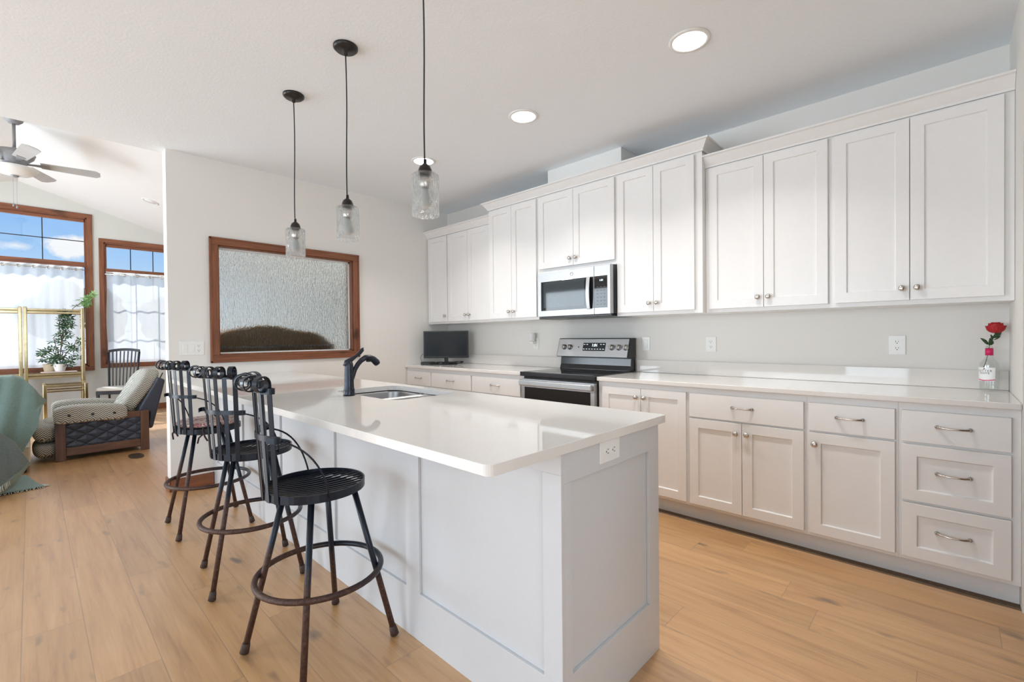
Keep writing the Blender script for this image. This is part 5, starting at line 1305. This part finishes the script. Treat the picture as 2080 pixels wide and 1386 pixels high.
# ------------------------------------------------------------------ ceiling fan
FCX, FCY = RIDX, 7.30
r = thing('ceiling_fan', 'grey ceiling fan with a bowl light under the vaulted ridge', 'fan', (FCX, FCY, 3.0))
bm = bmesh.new(); lathe(bm, [(0.0, 3.672), (0.080, 3.660), (0.082, 3.640), (0.070, 3.600), (0.040, 3.572), (0.0, 3.568)], (FCX, FCY, 0), n=28); obj('canopy', bm, 'fan_grey', r)
bm = bmesh.new(); tube(bm, [(FCX, FCY, 3.575), (FCX, FCY, 3.305)], 0.0145, 14); obj('downrod', bm, 'fan_grey', r)
bm = bmesh.new(); lathe(bm, [(0.0, 3.315), (0.020, 3.315), (0.034, 3.296), (0.060, 3.288), (0.135, 3.275), (0.165, 3.255), (0.150, 3.215), (0.110, 3.175), (0.095, 3.150), (0.085, 3.120), (0.0, 3.118)], (FCX, FCY, 0), n=36); obj('motor_housing', bm, 'fan_grey', r)
bm = bmesh.new(); lathe(bm, [(0.075, 3.118), (0.182, 3.100), (0.188, 3.090), (0.165, 3.058), (0.120, 3.030), (0.040, 3.016), (0.0, 3.015)], (FCX, FCY, 0), n=36); obj('glass_bowl', bm, 'fan_glass', r)
bm = bmesh.new(); lathe(bm, [(0.0, 3.016), (0.034, 3.016), (0.030, 3.004), (0.0, 2.992)], (FCX, FCY, 0), n=20); obj('finial', bm, 'fan_grey', r)
for a in (-7, 65, 137, 209, 281):
    a = math.radians(a); d = Vector((math.cos(a), math.sin(a), 0)); s_ = Vector((-d.y, d.x, 0)); ps = s_*math.cos(0.24) - Vector((0, 0, math.sin(0.24)))
    O = Vector((FCX, FCY, 3.152))
    bm = bmesh.new(); strip(bm, [O + d*0.09, O + d*0.15 + Vector((0, 0, 0.004)), O + d*0.27 + Vector((0, 0, 0.006))], ps, [0.030, 0.034, 0.070], 0.006); br = obj('blade_bracket', bm, 'fan_grey', r)
    bm = bmesh.new(); pts = []; wds = []
    for i in range(15):
        t_ = i/14; pts.append(O + d*(0.20 + 0.49*t_) + Vector((0, 0, 0.011))); w_ = 0.115 + 0.035*t_
        if t_ > 0.9: w_ *= math.sqrt(max(0.05, 1 - ((t_-0.9)/0.1)**2*0.75))
        wds.append(w_)
    strip(bm, pts, ps, wds, 0.006); obj('blade', bm, 'fan_blade', r)
for dx, z in ((-0.012, 2.705), (0.014, 2.690)):
    bm = bmesh.new(); tube(bm, [(FCX+dx, FCY-0.035, 3.02), (FCX+dx, FCY-0.035, z)], 0.0016, 6); pc = obj('pull_chain', bm, 'rope_grey', r)
    bm = bmesh.new(); lathe(bm, [(0.0, 0.0), (0.008, 0.004), (0.009, 0.022), (0.004, 0.034), (0.0, 0.035)], (FCX+dx, FCY-0.035, z-0.034), n=12); obj('chain_pull', bm, 'fan_grey', pc)

# ------------------------------------------------------------------ outdoors
struct('ground', box(-60, 60, -50, 120, -0.5, -0.35), 'outside_ground')
def tree(x, y, h, rad, seed, label):
    r = thing('tree', label, 'tree', (x, y, -0.35), 0, 'trees beyond the far windows')
    bm = bmesh.new(); tube(bm, [(x, y, -0.35), (x+0.05, y, h*0.35), (x, y, h*0.6)], [0.22, 0.17, 0.10], 8); obj('trunk', bm, 'tree_bark', r)
    rg = random.Random(seed); bm = bmesh.new()
    for k in range(26):
        a, b_ = rg.uniform(0, 2*PI), rg.uniform(-0.9, 1); q = Vector((x + rad*0.75*math.cos(a)*math.sqrt(1-b_*b_*0.8), y + rad*0.75*math.sin(a)*math.sqrt(1-b_*b_*0.8), h*0.62 + h*0.34*b_)); s_ = rad*rg.uniform(0.25, 0.45)
        m0 = len(bm.verts); bmesh.ops.create_icosphere(bm, subdivisions=2, radius=s_, matrix=Matrix.Translation(q))
    for v_ in bm.verts: v_.co += Vector((rg.uniform(-1, 1), rg.uniform(-1, 1), rg.uniform(-1, 1)))*rad*0.035
    obj('crown', bm, 'tree_green', r)
tree(-3.4, 34, 3.6, 2.2, 1, 'faint leafy tree beyond the sheer curtain of the tall window')
tree(1.9, 38, 4.2, 2.2, 2, 'faint leafy tree beyond the right edge of the tall window')
tree(7.4, 40, 3.8, 2.2, 3, 'faint leafy tree beyond the sheer curtain behind the dining chair')
tree(7.0, 13.4, 4.4, 1.9, 4, 'dark tree seen blurred through the right side of the textured glass')
